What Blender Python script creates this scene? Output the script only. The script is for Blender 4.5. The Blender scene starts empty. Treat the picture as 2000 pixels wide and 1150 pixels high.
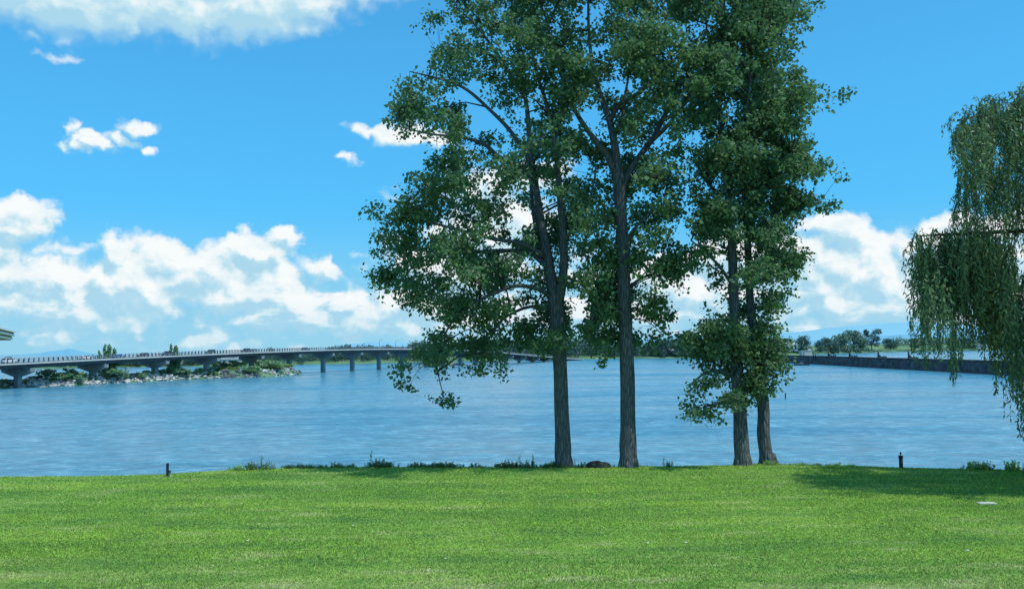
import bpy, math, random
import numpy as np
from mathutils import Vector, Matrix, noise as mnoise

random.seed(7)
RNG = np.random.default_rng(11)
S = bpy.context.scene
COL = S.collection
R = math.radians

# ------------------------------------------------------------------ camera
F = 1732.0                       # focal length in photo pixels (2000 wide)
EYE = Vector((0, 0, 5.4))        # first-floor window looking over the lawn
WATER = -4.6
PITCH = math.atan(107.0 / F)
ROLL = math.atan(0.012)
R0 = Vector((1, 0, 0))
FW = Vector((0, math.cos(PITCH), math.sin(PITCH)))
U0 = Vector((0, -math.sin(PITCH), math.cos(PITCH)))
RT = R0 * math.cos(ROLL) - U0 * math.sin(ROLL)
UP = U0 * math.cos(ROLL) + R0 * math.sin(ROLL)


def ray(px, py):
    return FW + RT * ((px - 1000) / F) - UP * ((py - 575) / F)


def at(px, py, d):               # world point at depth y = d
    r = ray(px, py)
    return EYE + r * (d / r.y)


def ground(px, py, z):           # world point on the level z
    r = ray(px, py)
    return EYE + r * ((z - EYE.z) / r.z)


cam = bpy.data.cameras.new('camera')
cam.sensor_width = 36.0
cam.lens = 36.0 * F / 2000.0
cam.clip_start = 0.1
cam.clip_end = 60000
co = bpy.data.objects.new('camera', cam)
COL.objects.link(co)
m = Matrix((RT, UP, -FW)).transposed().to_4x4()
m.translation = EYE
co.matrix_world = m
S.camera = co

# ------------------------------------------------------------------ helpers
ORG = {}


def setp(o, label=None, cat=None, group=None, kind=None):
    if label: o['label'] = label
    if cat: o['category'] = cat
    if group: o['group'] = group
    if kind: o['kind'] = kind
    return o


def empty(name, loc, label=None, cat=None, group=None):
    o = bpy.data.objects.new(name, None)
    o.empty_display_size = 0.3
    COL.objects.link(o)
    o.location = loc
    ORG[o.name] = Vector(loc)
    return setp(o, label, cat, group)


def link(name, me, parent=None, org=None):
    o = bpy.data.objects.new(name, me)
    COL.objects.link(o)
    if parent is not None:
        o.parent = parent
        ORG[o.name] = ORG[parent.name]
    else:
        o.location = org if org is not None else (0, 0, 0)
        ORG[o.name] = Vector(o.location)
    return o


def copy_tree(o, parent=None):
    c = o.copy()
    COL.objects.link(c)
    if parent is not None:
        c.parent = parent
    for ch in list(o.children):
        copy_tree(ch, c)
    return c


class MB:
    """collects shapes in world space; build() links them as one mesh object"""

    def __init__(self):
        self.v = []; self.f = []; self.mi = []; self.sm = []

    def add(self, vs, fs, mi=0, smooth=False):
        n = len(self.v)
        self.v += [tuple(p) for p in vs]
        for f in fs:
            self.f.append([i + n for i in f]); self.mi.append(mi); self.sm.append(smooth)
        return self

    def box(self, c, s, rz=0, mi=0, M=None):
        vs = []
        for z in (-.5, .5):
            for x, y in ((-.5, -.5), (.5, -.5), (.5, .5), (-.5, .5)):
                p = Vector((x * s[0], y * s[1], z * s[2]))
                if M is not None: p = M @ p
                elif rz: p = Matrix.Rotation(rz, 3, 'Z') @ p
                vs.append(p + Vector(c))
        return self.add(vs, [(0, 3, 2, 1), (4, 5, 6, 7), (0, 1, 5, 4), (1, 2, 6, 5), (2, 3, 7, 6), (3, 0, 4, 7)], mi)

    def tube(self, path, radii, n=8, mi=0, caps=True, wob=0.0, smooth=True):
        path = [Vector(p) for p in path]
        vs = []
        prev = None
        for i, p in enumerate(path):
            t = (path[min(i + 1, len(path) - 1)] - path[max(i - 1, 0)]).normalized()
            if prev is None:
                a = Vector((1, 0, 0)) if abs(t.x) < .9 else Vector((0, 1, 0))
                u = (a - t * a.dot(t)).normalized()
            else:
                u = (prev - t * prev.dot(t)).normalized()
            prev = u
            w = t.cross(u)
            for k in range(n):
                an = 2 * math.pi * k / n
                r = radii[i]
                if wob:
                    r *= 1 + wob * mnoise.noise(Vector((math.cos(an) * 1.3, math.sin(an) * 1.3, i * .22 + path[0].x)))
                vs.append(p + (u * math.cos(an) + w * math.sin(an)) * r)
        fs = []
        for i in range(len(path) - 1):
            for k in range(n):
                a = i * n + k; b = i * n + (k + 1) % n
                fs.append((a, b, b + n, a + n))
        if caps:
            fs.append(tuple(range(n))[::-1])
            fs.append(tuple(range((len(path) - 1) * n, len(path) * n)))
        return self.add(vs, fs, mi, smooth)

    def lathe(self, c, prof, n=16, mi=0, smooth=True):
        path = [Vector(c) + Vector((0, 0, z)) for r, z in prof]
        vs = []
        for (r, z) in prof:
            for k in range(n):
                an = 2 * math.pi * k / n
                vs.append(Vector(c) + Vector((r * math.cos(an), r * math.sin(an), z)))
        fs = []
        for i in range(len(prof) - 1):
            for k in range(n):
                a = i * n + k; b = i * n + (k + 1) % n
                fs.append((a, b, b + n, a + n))
        fs.append(tuple(range(n))[::-1]); fs.append(tuple(range((len(prof) - 1) * n, len(prof) * n)))
        return self.add(vs, fs, mi, smooth)

    def prism(self, poly, axis_vec, mi=0):
        n = len(poly)
        vs = [Vector(p) for p in poly] + [Vector(p) + Vector(axis_vec) for p in poly]
        fs = [tuple(range(n))[::-1], tuple(range(n, 2 * n))]
        for i in range(n):
            j = (i + 1) % n
            fs.append((i, j, j + n, i + n))
        return self.add(vs, fs, mi)

    def build(self, name, mats, parent=None, org=None, recalc=True):
        if not isinstance(mats, (list, tuple)): mats = [mats]
        o0 = ORG[parent.name] if parent is not None else Vector(org if org is not None else (0, 0, 0))
        me = bpy.data.meshes.new(name)
        me.from_pydata([(p[0] - o0.x, p[1] - o0.y, p[2] - o0.z) for p in self.v], [], self.f)
        for mm in mats: me.materials.append(mm)
        me.polygons.foreach_set('material_index', self.mi)
        me.polygons.foreach_set('use_smooth', self.sm)
        if recalc:
            import bmesh
            b = bmesh.new(); b.from_mesh(me)
            bmesh.ops.recalc_face_normals(b, faces=b.faces)
            b.to_mesh(me); b.free()
        me.update()
        return link(name, me, parent, o0)


def np_mesh(name, V, Q, mats, mi=None, k=4):
    me = bpy.data.meshes.new(name)
    me.vertices.add(len(V)); me.vertices.foreach_set('co', np.ascontiguousarray(V, np.float32).ravel())
    me.loops.add(len(Q) * k); me.loops.foreach_set('vertex_index', np.ascontiguousarray(Q, np.int32).ravel())
    me.polygons.add(len(Q)); me.polygons.foreach_set('loop_start', np.arange(len(Q), dtype=np.int32) * k)
    for mm in mats: me.materials.append(mm)
    if mi is not None: me.polygons.foreach_set('material_index', np.ascontiguousarray(mi, np.int32))
    me.update(calc_edges=True)
    return me


def unit(a):
    return a / np.maximum(np.linalg.norm(a, axis=1, keepdims=True), 1e-9)


def leaf_quads(P, L, W, A=None, droop=0.0, fold=0.15):
    """kite-shaped leaves at P, length L, width W, axis A (or random, drooping)"""
    n = len(P)
    if A is None:
        A = RNG.normal(size=(n, 3)); A = unit(A); A[:, 2] -= droop; A = unit(A)
    B = unit(np.cross(A, RNG.normal(size=(n, 3))))
    N = np.cross(A, B)
    L = np.broadcast_to(L, (n,))[:, None]; W = np.broadcast_to(W, (n,))[:, None]
    V = np.empty((n, 4, 3))
    V[:, 0] = P
    V[:, 1] = P + A * L * .42 + B * W * .5 + N * W * fold
    V[:, 2] = P + A * L
    V[:, 3] = P + A * L * .42 - B * W * .5 + N * W * fold
    return V.reshape(-1, 3), np.arange(n * 4, dtype=np.int32).reshape(-1, 4)


def smooth_path(pts, sub=5):
    """Catmull-Rom through (x,y,z,r) tuples"""
    P = [np.array(p, float) for p in pts]
    out = []
    for i in range(len(P) - 1):
        p0 = P[max(i - 1, 0)]; p1 = P[i]; p2 = P[i + 1]; p3 = P[min(i + 2, len(P) - 1)]
        for k in range(sub):
            t = k / sub
            out.append(.5 * ((2 * p1) + (-p0 + p2) * t + (2 * p0 - 5 * p1 + 4 * p2 - p3) * t * t + (-p0 + 3 * p1 - 3 * p2 + p3) * t ** 3))
    out.append(P[-1])
    return out


# ------------------------------------------------------------------ materials
def nt(mat):
    mat.use_nodes = True
    t = mat.node_tree
    t.nodes.clear()
    return t


class NB:
    def __init__(self, tree): self.t = tree

    def n(self, typ, **kw):
        nd = self.t.nodes.new(typ)
        for k, v in kw.items():
            if k.startswith('i_'):
                key = k[2:]
                key = int(key) if key.isdigit() else key
                self.put(nd.inputs[key], v)
            else:
                setattr(nd, k, v)
        return nd

    def put(self, sock, v):
        if isinstance(v, bpy.types.NodeSocket): self.t.links.new(v, sock)
        elif isinstance(v, bpy.types.Node): self.t.links.new(v.outputs[0], sock)
        else: sock.default_value = v

    def math(self, op, a, b=None, c=None, clamp=False):
        nd = self.t.nodes.new('ShaderNodeMath'); nd.operation = op; nd.use_clamp = clamp
        self.put(nd.inputs[0], a)
        if b is not None: self.put(nd.inputs[1], b)
        if c is not None: self.put(nd.inputs[2], c)
        return nd.outputs[0]

    def vmath(self, op, a, b=None, c=None):
        nd = self.t.nodes.new('ShaderNodeVectorMath'); nd.operation = op
        self.put(nd.inputs[0], a)
        if b is not None: self.put(nd.inputs[1], b)
        if c is not None: self.put(nd.inputs[2], c)
        return nd.outputs['Value'] if op in ('LENGTH', 'DOT_PRODUCT', 'DISTANCE') else nd.outputs[0]

    def mix(self, f, a, b, blend='MIX'):
        nd = self.t.nodes.new('ShaderNodeMix'); nd.data_type = 'RGBA'; nd.blend_type = blend
        self.put(nd.inputs[0], f); self.put(nd.inputs[6], a); self.put(nd.inputs[7], b)
        return nd.outputs[2]

    def ramp(self, f, stops, interp='LINEAR'):
        nd = self.t.nodes.new('ShaderNodeValToRGB')
        self.put(nd.inputs[0], f)
        cr = nd.color_ramp; cr.interpolation = interp
        while len(cr.elements) < len(stops): cr.elements.new(.5)
        for e, (p, c) in zip(cr.elements, stops):
            e.position = p; e.color = c if len(c) == 4 else (*c, 1)
        return nd.outputs[0]

    def noise(self, vec, scale, detail=4, rough=.55, dim='3D', lac=2.0, dist=0.0):
        nd = self.t.nodes.new('ShaderNodeTexNoise'); nd.noise_dimensions = dim
        if vec is not None: self.put(nd.inputs['Vector'], vec)
        nd.inputs['Scale'].default_value = scale; nd.inputs['Detail'].default_value = detail
        nd.inputs['Roughness'].default_value = rough; nd.inputs['Lacunarity'].default_value = lac
        nd.inputs['Distortion'].default_value = dist
        return nd


def c3(*a): return (a[0], a[1], a[2], 1.0)


MATS = {}


def mat_plain(name, col, rough=.7, var=.25, scale=3.0, bump=0.0, metallic=0.0, spec=.35, stretch=(1, 1, 1), coat=0.0):
    mt = bpy.data.materials.new(name); b = NB(nt(mt))
    tc = b.n('ShaderNodeTexCoord')
    mp = b.n('ShaderNodeMapping', i_Vector=tc.outputs['Object']); mp.inputs['Scale'].default_value = stretch
    nz = b.noise(mp.outputs[0], scale, 6, .6)
    lo = tuple(max(0, c * (1 - var)) for c in col); hi = tuple(c * (1 + var) for c in col)
    cc = b.ramp(nz.outputs[0], [(.3, lo), (.7, hi)])
    p = b.n('ShaderNodeBsdfPrincipled')
    b.put(p.inputs['Base Color'], cc)
    p.inputs['Roughness'].default_value = rough; p.inputs['Metallic'].default_value = metallic
    p.inputs['Specular IOR Level'].default_value = spec
    p.inputs['Coat Weight'].default_value = coat
    if bump:
        bp = b.n('ShaderNodeBump'); bp.inputs['Strength'].default_value = bump; bp.inputs['Distance'].default_value = .05
        b.put(bp.inputs['Height'], nz.outputs[0]); b.put(p.inputs['Normal'], bp.outputs[0])
    o = b.n('ShaderNodeOutputMaterial'); b.put(o.inputs[0], p.outputs[0])
    return mt


def mat_leaf(name, dark, light, trans=.35, nscale=.35, haze=None, hz=0.0, rough=.45, spec=.35):
    mt = bpy.data.materials.new(name); b = NB(nt(mt))
    g = b.n('ShaderNodeNewGeometry')
    tc = b.n('ShaderNodeTexCoord')
    nz = b.noise(tc.outputs['Object'], nscale, 3, .6)
    f = b.math('ADD', b.math('MULTIPLY', g.outputs['Random Per Island'], .6), b.math('MULTIPLY', nz.outputs[0], .5))
    cc = b.ramp(f, [(.12, dark), (.92, light)])
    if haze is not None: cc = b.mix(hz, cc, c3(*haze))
    p = b.n('ShaderNodeBsdfPrincipled')
    b.put(p.inputs['Base Color'], cc)
    p.inputs['Roughness'].default_value = rough; p.inputs['Specular IOR Level'].default_value = spec
    tr = b.n('ShaderNodeBsdfTranslucent')
    b.put(tr.inputs[0], b.mix(.5, cc, c3(light[0] * 1.2, light[1] * 1.5, light[2] * .8)))
    ms = b.n('ShaderNodeMixShader'); ms.inputs[0].default_value = trans
    b.put(ms.inputs[1], p.outputs[0]); b.put(ms.inputs[2], tr.outputs[0])
    o = b.n('ShaderNodeOutputMaterial'); b.put(o.inputs[0], ms.outputs[0])
    return mt


def mat_bark(name, a, c):
    mt = bpy.data.materials.new(name); b = NB(nt(mt))
    tc = b.n('ShaderNodeTexCoord')
    mp = b.n('ShaderNodeMapping', i_Vector=tc.outputs['Object']); mp.inputs['Scale'].default_value = (7, 7, 1.1)
    vo = b.n('ShaderNodeTexVoronoi', feature='DISTANCE_TO_EDGE'); b.put(vo.inputs['Vector'], mp.outputs[0]); vo.inputs['Scale'].default_value = 1.6
    nz = b.noise(mp.outputs[0], 2.2, 6, .65)
    h = b.math('ADD', b.math('MINIMUM', b.math('MULTIPLY', vo.outputs[0], 2.2), 1.0), b.math('MULTIPLY', nz.outputs[0], .7))
    cc = b.ramp(h, [(.25, a), (1.0, c)])
    p = b.n('ShaderNodeBsdfPrincipled'); b.put(p.inputs['Base Color'], cc); p.inputs['Roughness'].default_value = .9
    p.inputs['Specular IOR Level'].default_value = .2
    bp = b.n('ShaderNodeBump'); bp.inputs['Strength'].default_value = .9; bp.inputs['Distance'].default_value = .05
    b.put(bp.inputs['Height'], h); b.put(p.inputs['Normal'], bp.outputs[0])
    o = b.n('ShaderNodeOutputMaterial'); b.put(o.inputs[0], p.outputs[0])
    return mt


HAZE = (.10, .27, .36)  # blue airlight, mixed into the base colours of distant foliage and shore
M_poplar = mat_leaf('poplar_leaf', (.040, .088, .050), (.150, .275, .130), .36, rough=.55, spec=.25)
M_poplar2 = mat_leaf('poplar_leaf_b', (.042, .092, .050), (.164, .292, .132), .36, rough=.55, spec=.25)
M_willow = mat_leaf('willow_leaf', (.055, .112, .062), (.21, .32, .15), .25, spec=.25)
M_bark = mat_bark('poplar_bark', (.046, .058, .064), (.165, .190, .198))
M_barkw = mat_bark('willow_bark', (.02, .02, .018), (.09, .085, .07))
M_twig = mat_plain('twig', (.03, .03, .026), .9)
M_weed = mat_leaf('weed_leaf', (.055, .115, .045), (.17, .30, .10), .3)
M_weedb = mat_leaf('weed_leaf_bright', (.14, .28, .06), (.36, .56, .16), .3)
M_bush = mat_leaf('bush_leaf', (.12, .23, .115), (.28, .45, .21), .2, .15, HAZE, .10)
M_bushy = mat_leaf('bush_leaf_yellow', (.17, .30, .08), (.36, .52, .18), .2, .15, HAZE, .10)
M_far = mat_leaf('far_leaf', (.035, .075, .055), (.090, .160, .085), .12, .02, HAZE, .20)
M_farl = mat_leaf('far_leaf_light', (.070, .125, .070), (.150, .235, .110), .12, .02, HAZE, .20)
M_farbark = mat_plain('far_bark', (.05, .055, .055), .9)
M_conc = mat_plain('concrete', (.21, .255, .275), .85, .22, .35)
M_conc_l = mat_plain('concrete_light', (.48, .52, .50), .85, .12, .3)
M_steel = mat_plain('girder_steel', (.068, .082, .098), .6, .2, .5)
M_asph = mat_plain('asphalt', (.05, .05, .052), .9, .2, 2.0)
M_rail = mat_plain('rail_metal', (.34, .38, .40), .5, .1, 1, metallic=.3)
M_post = mat_plain('post_metal', (.035, .045, .055), .6)
M_rock = mat_plain('riprap_rock', (.38, .39, .38), .9, .6, .35)
M_rockd = mat_plain('dark_rock', (.12, .14, .15), .9, .4, .5)
M_wall = mat_plain('breakwater_stone', (.075, .080, .088), .95, .75, .9, stretch=(1, .5, .45))
M_black = mat_plain('black_metal', (.008, .012, .016), .45)
M_dark = mat_plain('dark_plastic', (.02, .03, .035), .5)
M_white = mat_plain('white_paint', (.80, .82, .82), .5, .04)
M_grayp = mat_plain('gray_fascia', (.11, .15, .17), .6, .1)
M_glass = mat_plain('dark_glass', (.012, .018, .022), .08, .1, spec=.6)
M_tire = mat_plain('tyre', (.012, .012, .013), .85)
M_boulder = mat_plain('boulder', (.020, .026, .026), .95, .5, 4, bump=.5)
M_slab = mat_plain('slab', (.50, .54, .48), .8, .1, 6)
M_dry = mat_plain('dry_leaf', (.55, .55, .40), .7, .2)
M_soil = mat_plain('bank_soil', (.06, .07, .04), 1, .4, 1.5)


def mat_lawn(name, blades):
    mt = bpy.data.materials.new(name); b = NB(nt(mt))
    tc = b.n('ShaderNodeTexCoord')
    P = tc.outputs['Object']
    mp = b.n('ShaderNodeMapping', i_Vector=P); mp.inputs['Scale'].default_value = (.07, .50, 1)
    mp2 = b.n('ShaderNodeMapping', i_Vector=P); mp2.inputs['Scale'].default_value = (.28, .85, 1)
    n1 = b.noise(mp.outputs[0], 1.0, 4, .55); n2 = b.noise(mp2.outputs[0], 1.2, 4, .6); n3 = b.noise(P, 16, 3, .7)
    cc = b.ramp(n1.outputs[0], [(.22, (.200, .365, .078)), (.50, (.282, .456, .086)), (.80, (.390, .555, .094))])
    dry = b.ramp(n2.outputs[0], [(.56, (0, 0, 0)), (.74, (1, 1, 1))])
    cc = b.mix(b.math('MULTIPLY', dry, .65), cc, c3(.58, .58, .29))
    sy = b.n('ShaderNodeSeparateXYZ', i_0=P).outputs[1]
    worn = b.math('MULTIPLY', b.n('ShaderNodeMapRange', i_0=sy, i_1=24, i_2=19, i_3=0.0, i_4=1.0).outputs[0], b.ramp(n2.outputs[0], [(.42, (0, 0, 0)), (.62, (1, 1, 1))]))
    cc = b.mix(b.math('MULTIPLY', worn, .55), cc, c3(.56, .56, .30))
    n4 = b.noise(P, 7, 3, .7)
    v4 = b.math('MULTIPLY_ADD', n4.outputs[0], 1.5, .25)
    cc = b.mix(1.0, cc, b.n('ShaderNodeCombineColor', i_0=v4, i_1=v4, i_2=v4).outputs[0], 'MULTIPLY')
    dk = b.ramp(n2.outputs[0], [(.30, (1, 1, 1)), (.50, (0, 0, 0))])
    cc = b.mix(b.math('MULTIPLY', dk, .6), cc, c3(.125, .278, .090))
    if blades:
        g = b.n('ShaderNodeNewGeometry')
        v = b.math('MULTIPLY_ADD', g.outputs['Random Per Island'], 1.7, .28)
        cc = b.mix(1.0, cc, b.n('ShaderNodeCombineColor', i_0=v, i_1=v, i_2=v).outputs[0], 'MULTIPLY')
    else:
        v = b.math('MULTIPLY_ADD', n3.outputs[0], .8, .25)
        cc = b.mix(1.0, cc, b.n('ShaderNodeCombineColor', i_0=v, i_1=v, i_2=v).outputs[0], 'MULTIPLY')
    p = b.n('ShaderNodeBsdfPrincipled'); b.put(p.inputs['Base Color'], cc)
    p.inputs['Roughness'].default_value = .6 if blades else .95
    p.inputs['Specular IOR Level'].default_value = .25
    out = p.outputs[0]
    if blades:
        tr = b.n('ShaderNodeBsdfTranslucent'); b.put(tr.inputs[0], cc)
        ms = b.n('ShaderNodeMixShader'); ms.inputs[0].default_value = .4
        b.put(ms.inputs[1], p.outputs[0]); b.put(ms.inputs[2], tr.outputs[0]); out = ms.outputs[0]
    o = b.n('ShaderNodeOutputMaterial'); b.put(o.inputs[0], out)
    return mt


M_lawn = mat_lawn('lawn_ground', False)
M_blade = mat_lawn('lawn_blade', True)


def mat_water():
    mt = bpy.data.materials.new('water'); b = NB(nt(mt))
    tc = b.n('ShaderNodeTexCoord'); P = tc.outputs['Object']
    def mapped(sx, sy, rot=0):
        mp = b.n('ShaderNodeMapping', i_Vector=P); mp.inputs['Scale'].default_value = (sx, sy, 1); mp.inputs['Rotation'].default_value = (0, 0, rot)
        return mp.outputs[0]
    w1 = b.noise(mapped(.28, .55, .10), 1.0, 5, .62, dist=.4)      # wavelets
    w2 = b.noise(mapped(.035, .12, -.06), 1.0, 4, .6)              # swell groups
    w3 = b.noise(mapped(.006, .035, .05), 1.0, 4, .6)              # wind lanes
    wf = b.noise(mapped(.5, 1.5, .03), 1.0, 3, .6)
    h = b.math('ADD', b.math('ADD', b.math('MULTIPLY', w1.outputs[0], 1.0), b.math('MULTIPLY', w2.outputs[0], 1.6)), b.math('MULTIPLY', wf.outputs[0], .5))
    bp = b.n('ShaderNodeBump'); bp.inputs['Strength'].default_value = 1.0; bp.inputs['Distance'].default_value = .30
    b.put(bp.inputs['Height'], h)
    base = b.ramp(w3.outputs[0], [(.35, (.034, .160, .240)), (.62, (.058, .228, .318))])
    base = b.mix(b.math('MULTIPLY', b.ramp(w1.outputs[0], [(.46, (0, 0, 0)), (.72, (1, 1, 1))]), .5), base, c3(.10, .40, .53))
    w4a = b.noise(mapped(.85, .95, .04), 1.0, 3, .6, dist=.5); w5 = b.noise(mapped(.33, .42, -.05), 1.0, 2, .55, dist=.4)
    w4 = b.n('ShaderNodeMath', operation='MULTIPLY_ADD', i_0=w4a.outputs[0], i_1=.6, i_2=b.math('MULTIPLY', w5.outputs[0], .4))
    base = b.mix(b.math('MULTIPLY', b.ramp(w4.outputs[0], [(.38, (1, 1, 1)), (.48, (0, 0, 0))]), .42), base, c3(.020, .120, .220))  # dark wave fronts painted into the base colour
    base = b.mix(b.math('MULTIPLY', b.ramp(w4.outputs[0], [(.52, (0, 0, 0)), (.64, (1, 1, 1))]), .5), base, c3(.24, .52, .64))  # paler wave faces painted into the base colour as well
    p = b.n('ShaderNodeBsdfPrincipled'); b.put(p.inputs['Base Color'], base)
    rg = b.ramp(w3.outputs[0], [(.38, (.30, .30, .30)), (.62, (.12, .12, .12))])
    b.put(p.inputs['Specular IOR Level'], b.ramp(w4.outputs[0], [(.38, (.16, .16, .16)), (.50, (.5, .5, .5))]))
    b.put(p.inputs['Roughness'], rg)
    p.inputs['IOR'].default_value = 1.33
    b.put(p.inputs['Normal'], bp.outputs[0])
    o = b.n('ShaderNodeOutputMaterial'); b.put(o.inputs[0], p.outputs[0])
    return mt


M_water = mat_water()
M_hill = mat_plain('hazy_hill', (.20, .42, .53), 1, .06, .0004, spec=0)  # distance haze painted into the base colour of both hill materials
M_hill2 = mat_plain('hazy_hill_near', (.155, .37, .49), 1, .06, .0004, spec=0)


def mat_shore():
    mt = bpy.data.materials.new('shore_grass'); b = NB(nt(mt))
    tc = b.n('ShaderNodeTexCoord')
    mp = b.n('ShaderNodeMapping', i_Vector=tc.outputs['Object']); mp.inputs['Scale'].default_value = (.03, .012, .2)
    nz = b.noise(mp.outputs[0], 1.0, 5, .6)
    cc = b.ramp(nz.outputs[0], [(.35, (.06, .12, .05)), (.55, (.13, .22, .075)), (.7, (.20, .26, .11))])
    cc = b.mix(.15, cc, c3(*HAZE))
    p = b.n('ShaderNodeBsdfPrincipled'); b.put(p.inputs['Base Color'], cc); p.inputs['Roughness'].default_value = 1
    p.inputs['Specular IOR Level'].default_value = 0
    o = b.n('ShaderNodeOutputMaterial'); b.put(o.inputs[0], p.outputs[0])
    return mt


M_shore = mat_shore()

# ------------------------------------------------------------------ sun and sky
SUN_EL = R(64); SUN_AZ = math.atan2(.74, -.48)       # to the right and a little behind
sun_dir = Vector((math.sin(SUN_AZ) * math.cos(SUN_EL), math.cos(SUN_AZ) * math.cos(SUN_EL), math.sin(SUN_EL)))
sl = bpy.data.lights.new('sun', 'SUN'); sl.energy = 3.6; sl.angle = R(.5); sl.color = (1.0, .97, .90)
so = bpy.data.objects.new('sun', sl); COL.objects.link(so)
so.rotation_euler = sun_dir.to_track_quat('Z', 'Y').to_euler()
so.location = (30, -10, 60)


def azel(px, py):
    r = ray(px, py)
    return math.atan2(r.x, r.y), r.z / math.hypot(r.x, r.y)


CLOUDS = [  # photo pixel centre, radii, strength
    (150, 6, 270, 58, 1), (320, 18, 230, 62, 1), (500, 20, 175, 56, 1), (600, 12, 90, 52, 1), (20, -30, 200, 60, 1), (250, -90, 500, 90, 1),
    (68, 68, 24, 16, .45), (100, 108, 30, 10, .45), (0, 118, 26, 18, .4), (120, 298, 16, 10, .3), (292, 304, 16, 7, .3),
    (150, 250, 12, 18, .62), (166, 268, 18, 13, .66), (160, 292, 14, 10, .5), (200, 292, 34, 13, .7), (238, 276, 34, 16, .75), (276, 256, 40, 20, .8),
    (720, 254, 52, 17, .72), (770, 262, 46, 22, .78), (820, 266, 50, 17, .7), (685, 303, 20, 8, .4),
    (8, 440, 58, 48, 1), (5, 488, 60, 30, .9), (130, 482, 66, 20, .5),
    (240, 500, 58, 40, 1), (345, 512, 95, 42, 1), (484, 498, 76, 50, 1), (440, 515, 95, 40, 1), (118, 548, 84, 36, .95), (225, 545, 110, 38, 1),
    (330, 560, 130, 42, .9), (520, 548, 105, 42, .9), (558, 458, 36, 13, .6), (640, 532, 58, 20, .55), (590, 590, 110, 36, .8), (680, 600, 80, 34, .9),
    (750, 606, 72, 34, .95), (20, 580, 64, 36, .95), (840, 600, 100, 44, .95), (945, 430, 130, 90, .9), (1040, 345, 52, 42, .9), (900, 540, 140, 70, .9),
    (1640, 466, 62, 40, 1), (1705, 490, 70, 38, 1), (1600, 510, 80, 48, 1), (1845, 455, 64, 34, 1), (1915, 462, 90, 40, 1), (1780, 490, 62, 30, .95),
    (1690, 545, 140, 44, .95), (1850, 548, 120, 54, .95), (1640, 596, 120, 30, .8), (1350, 570, 130, 60, .9), (1450, 520, 90, 60, .9), (1180, 560, 100, 60, .8),
    (290, 555, 250, 62, 1), (120, 600, 170, 40, .9), (480, 580, 180, 58, .95), (700, 622, 170, 34, .9), (1700, 545, 170, 82, 1), (1880, 545, 140, 80, 1),
    (2150, 470, 180, 80, 1), (-180, 470, 160, 80, 1),
]


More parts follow.
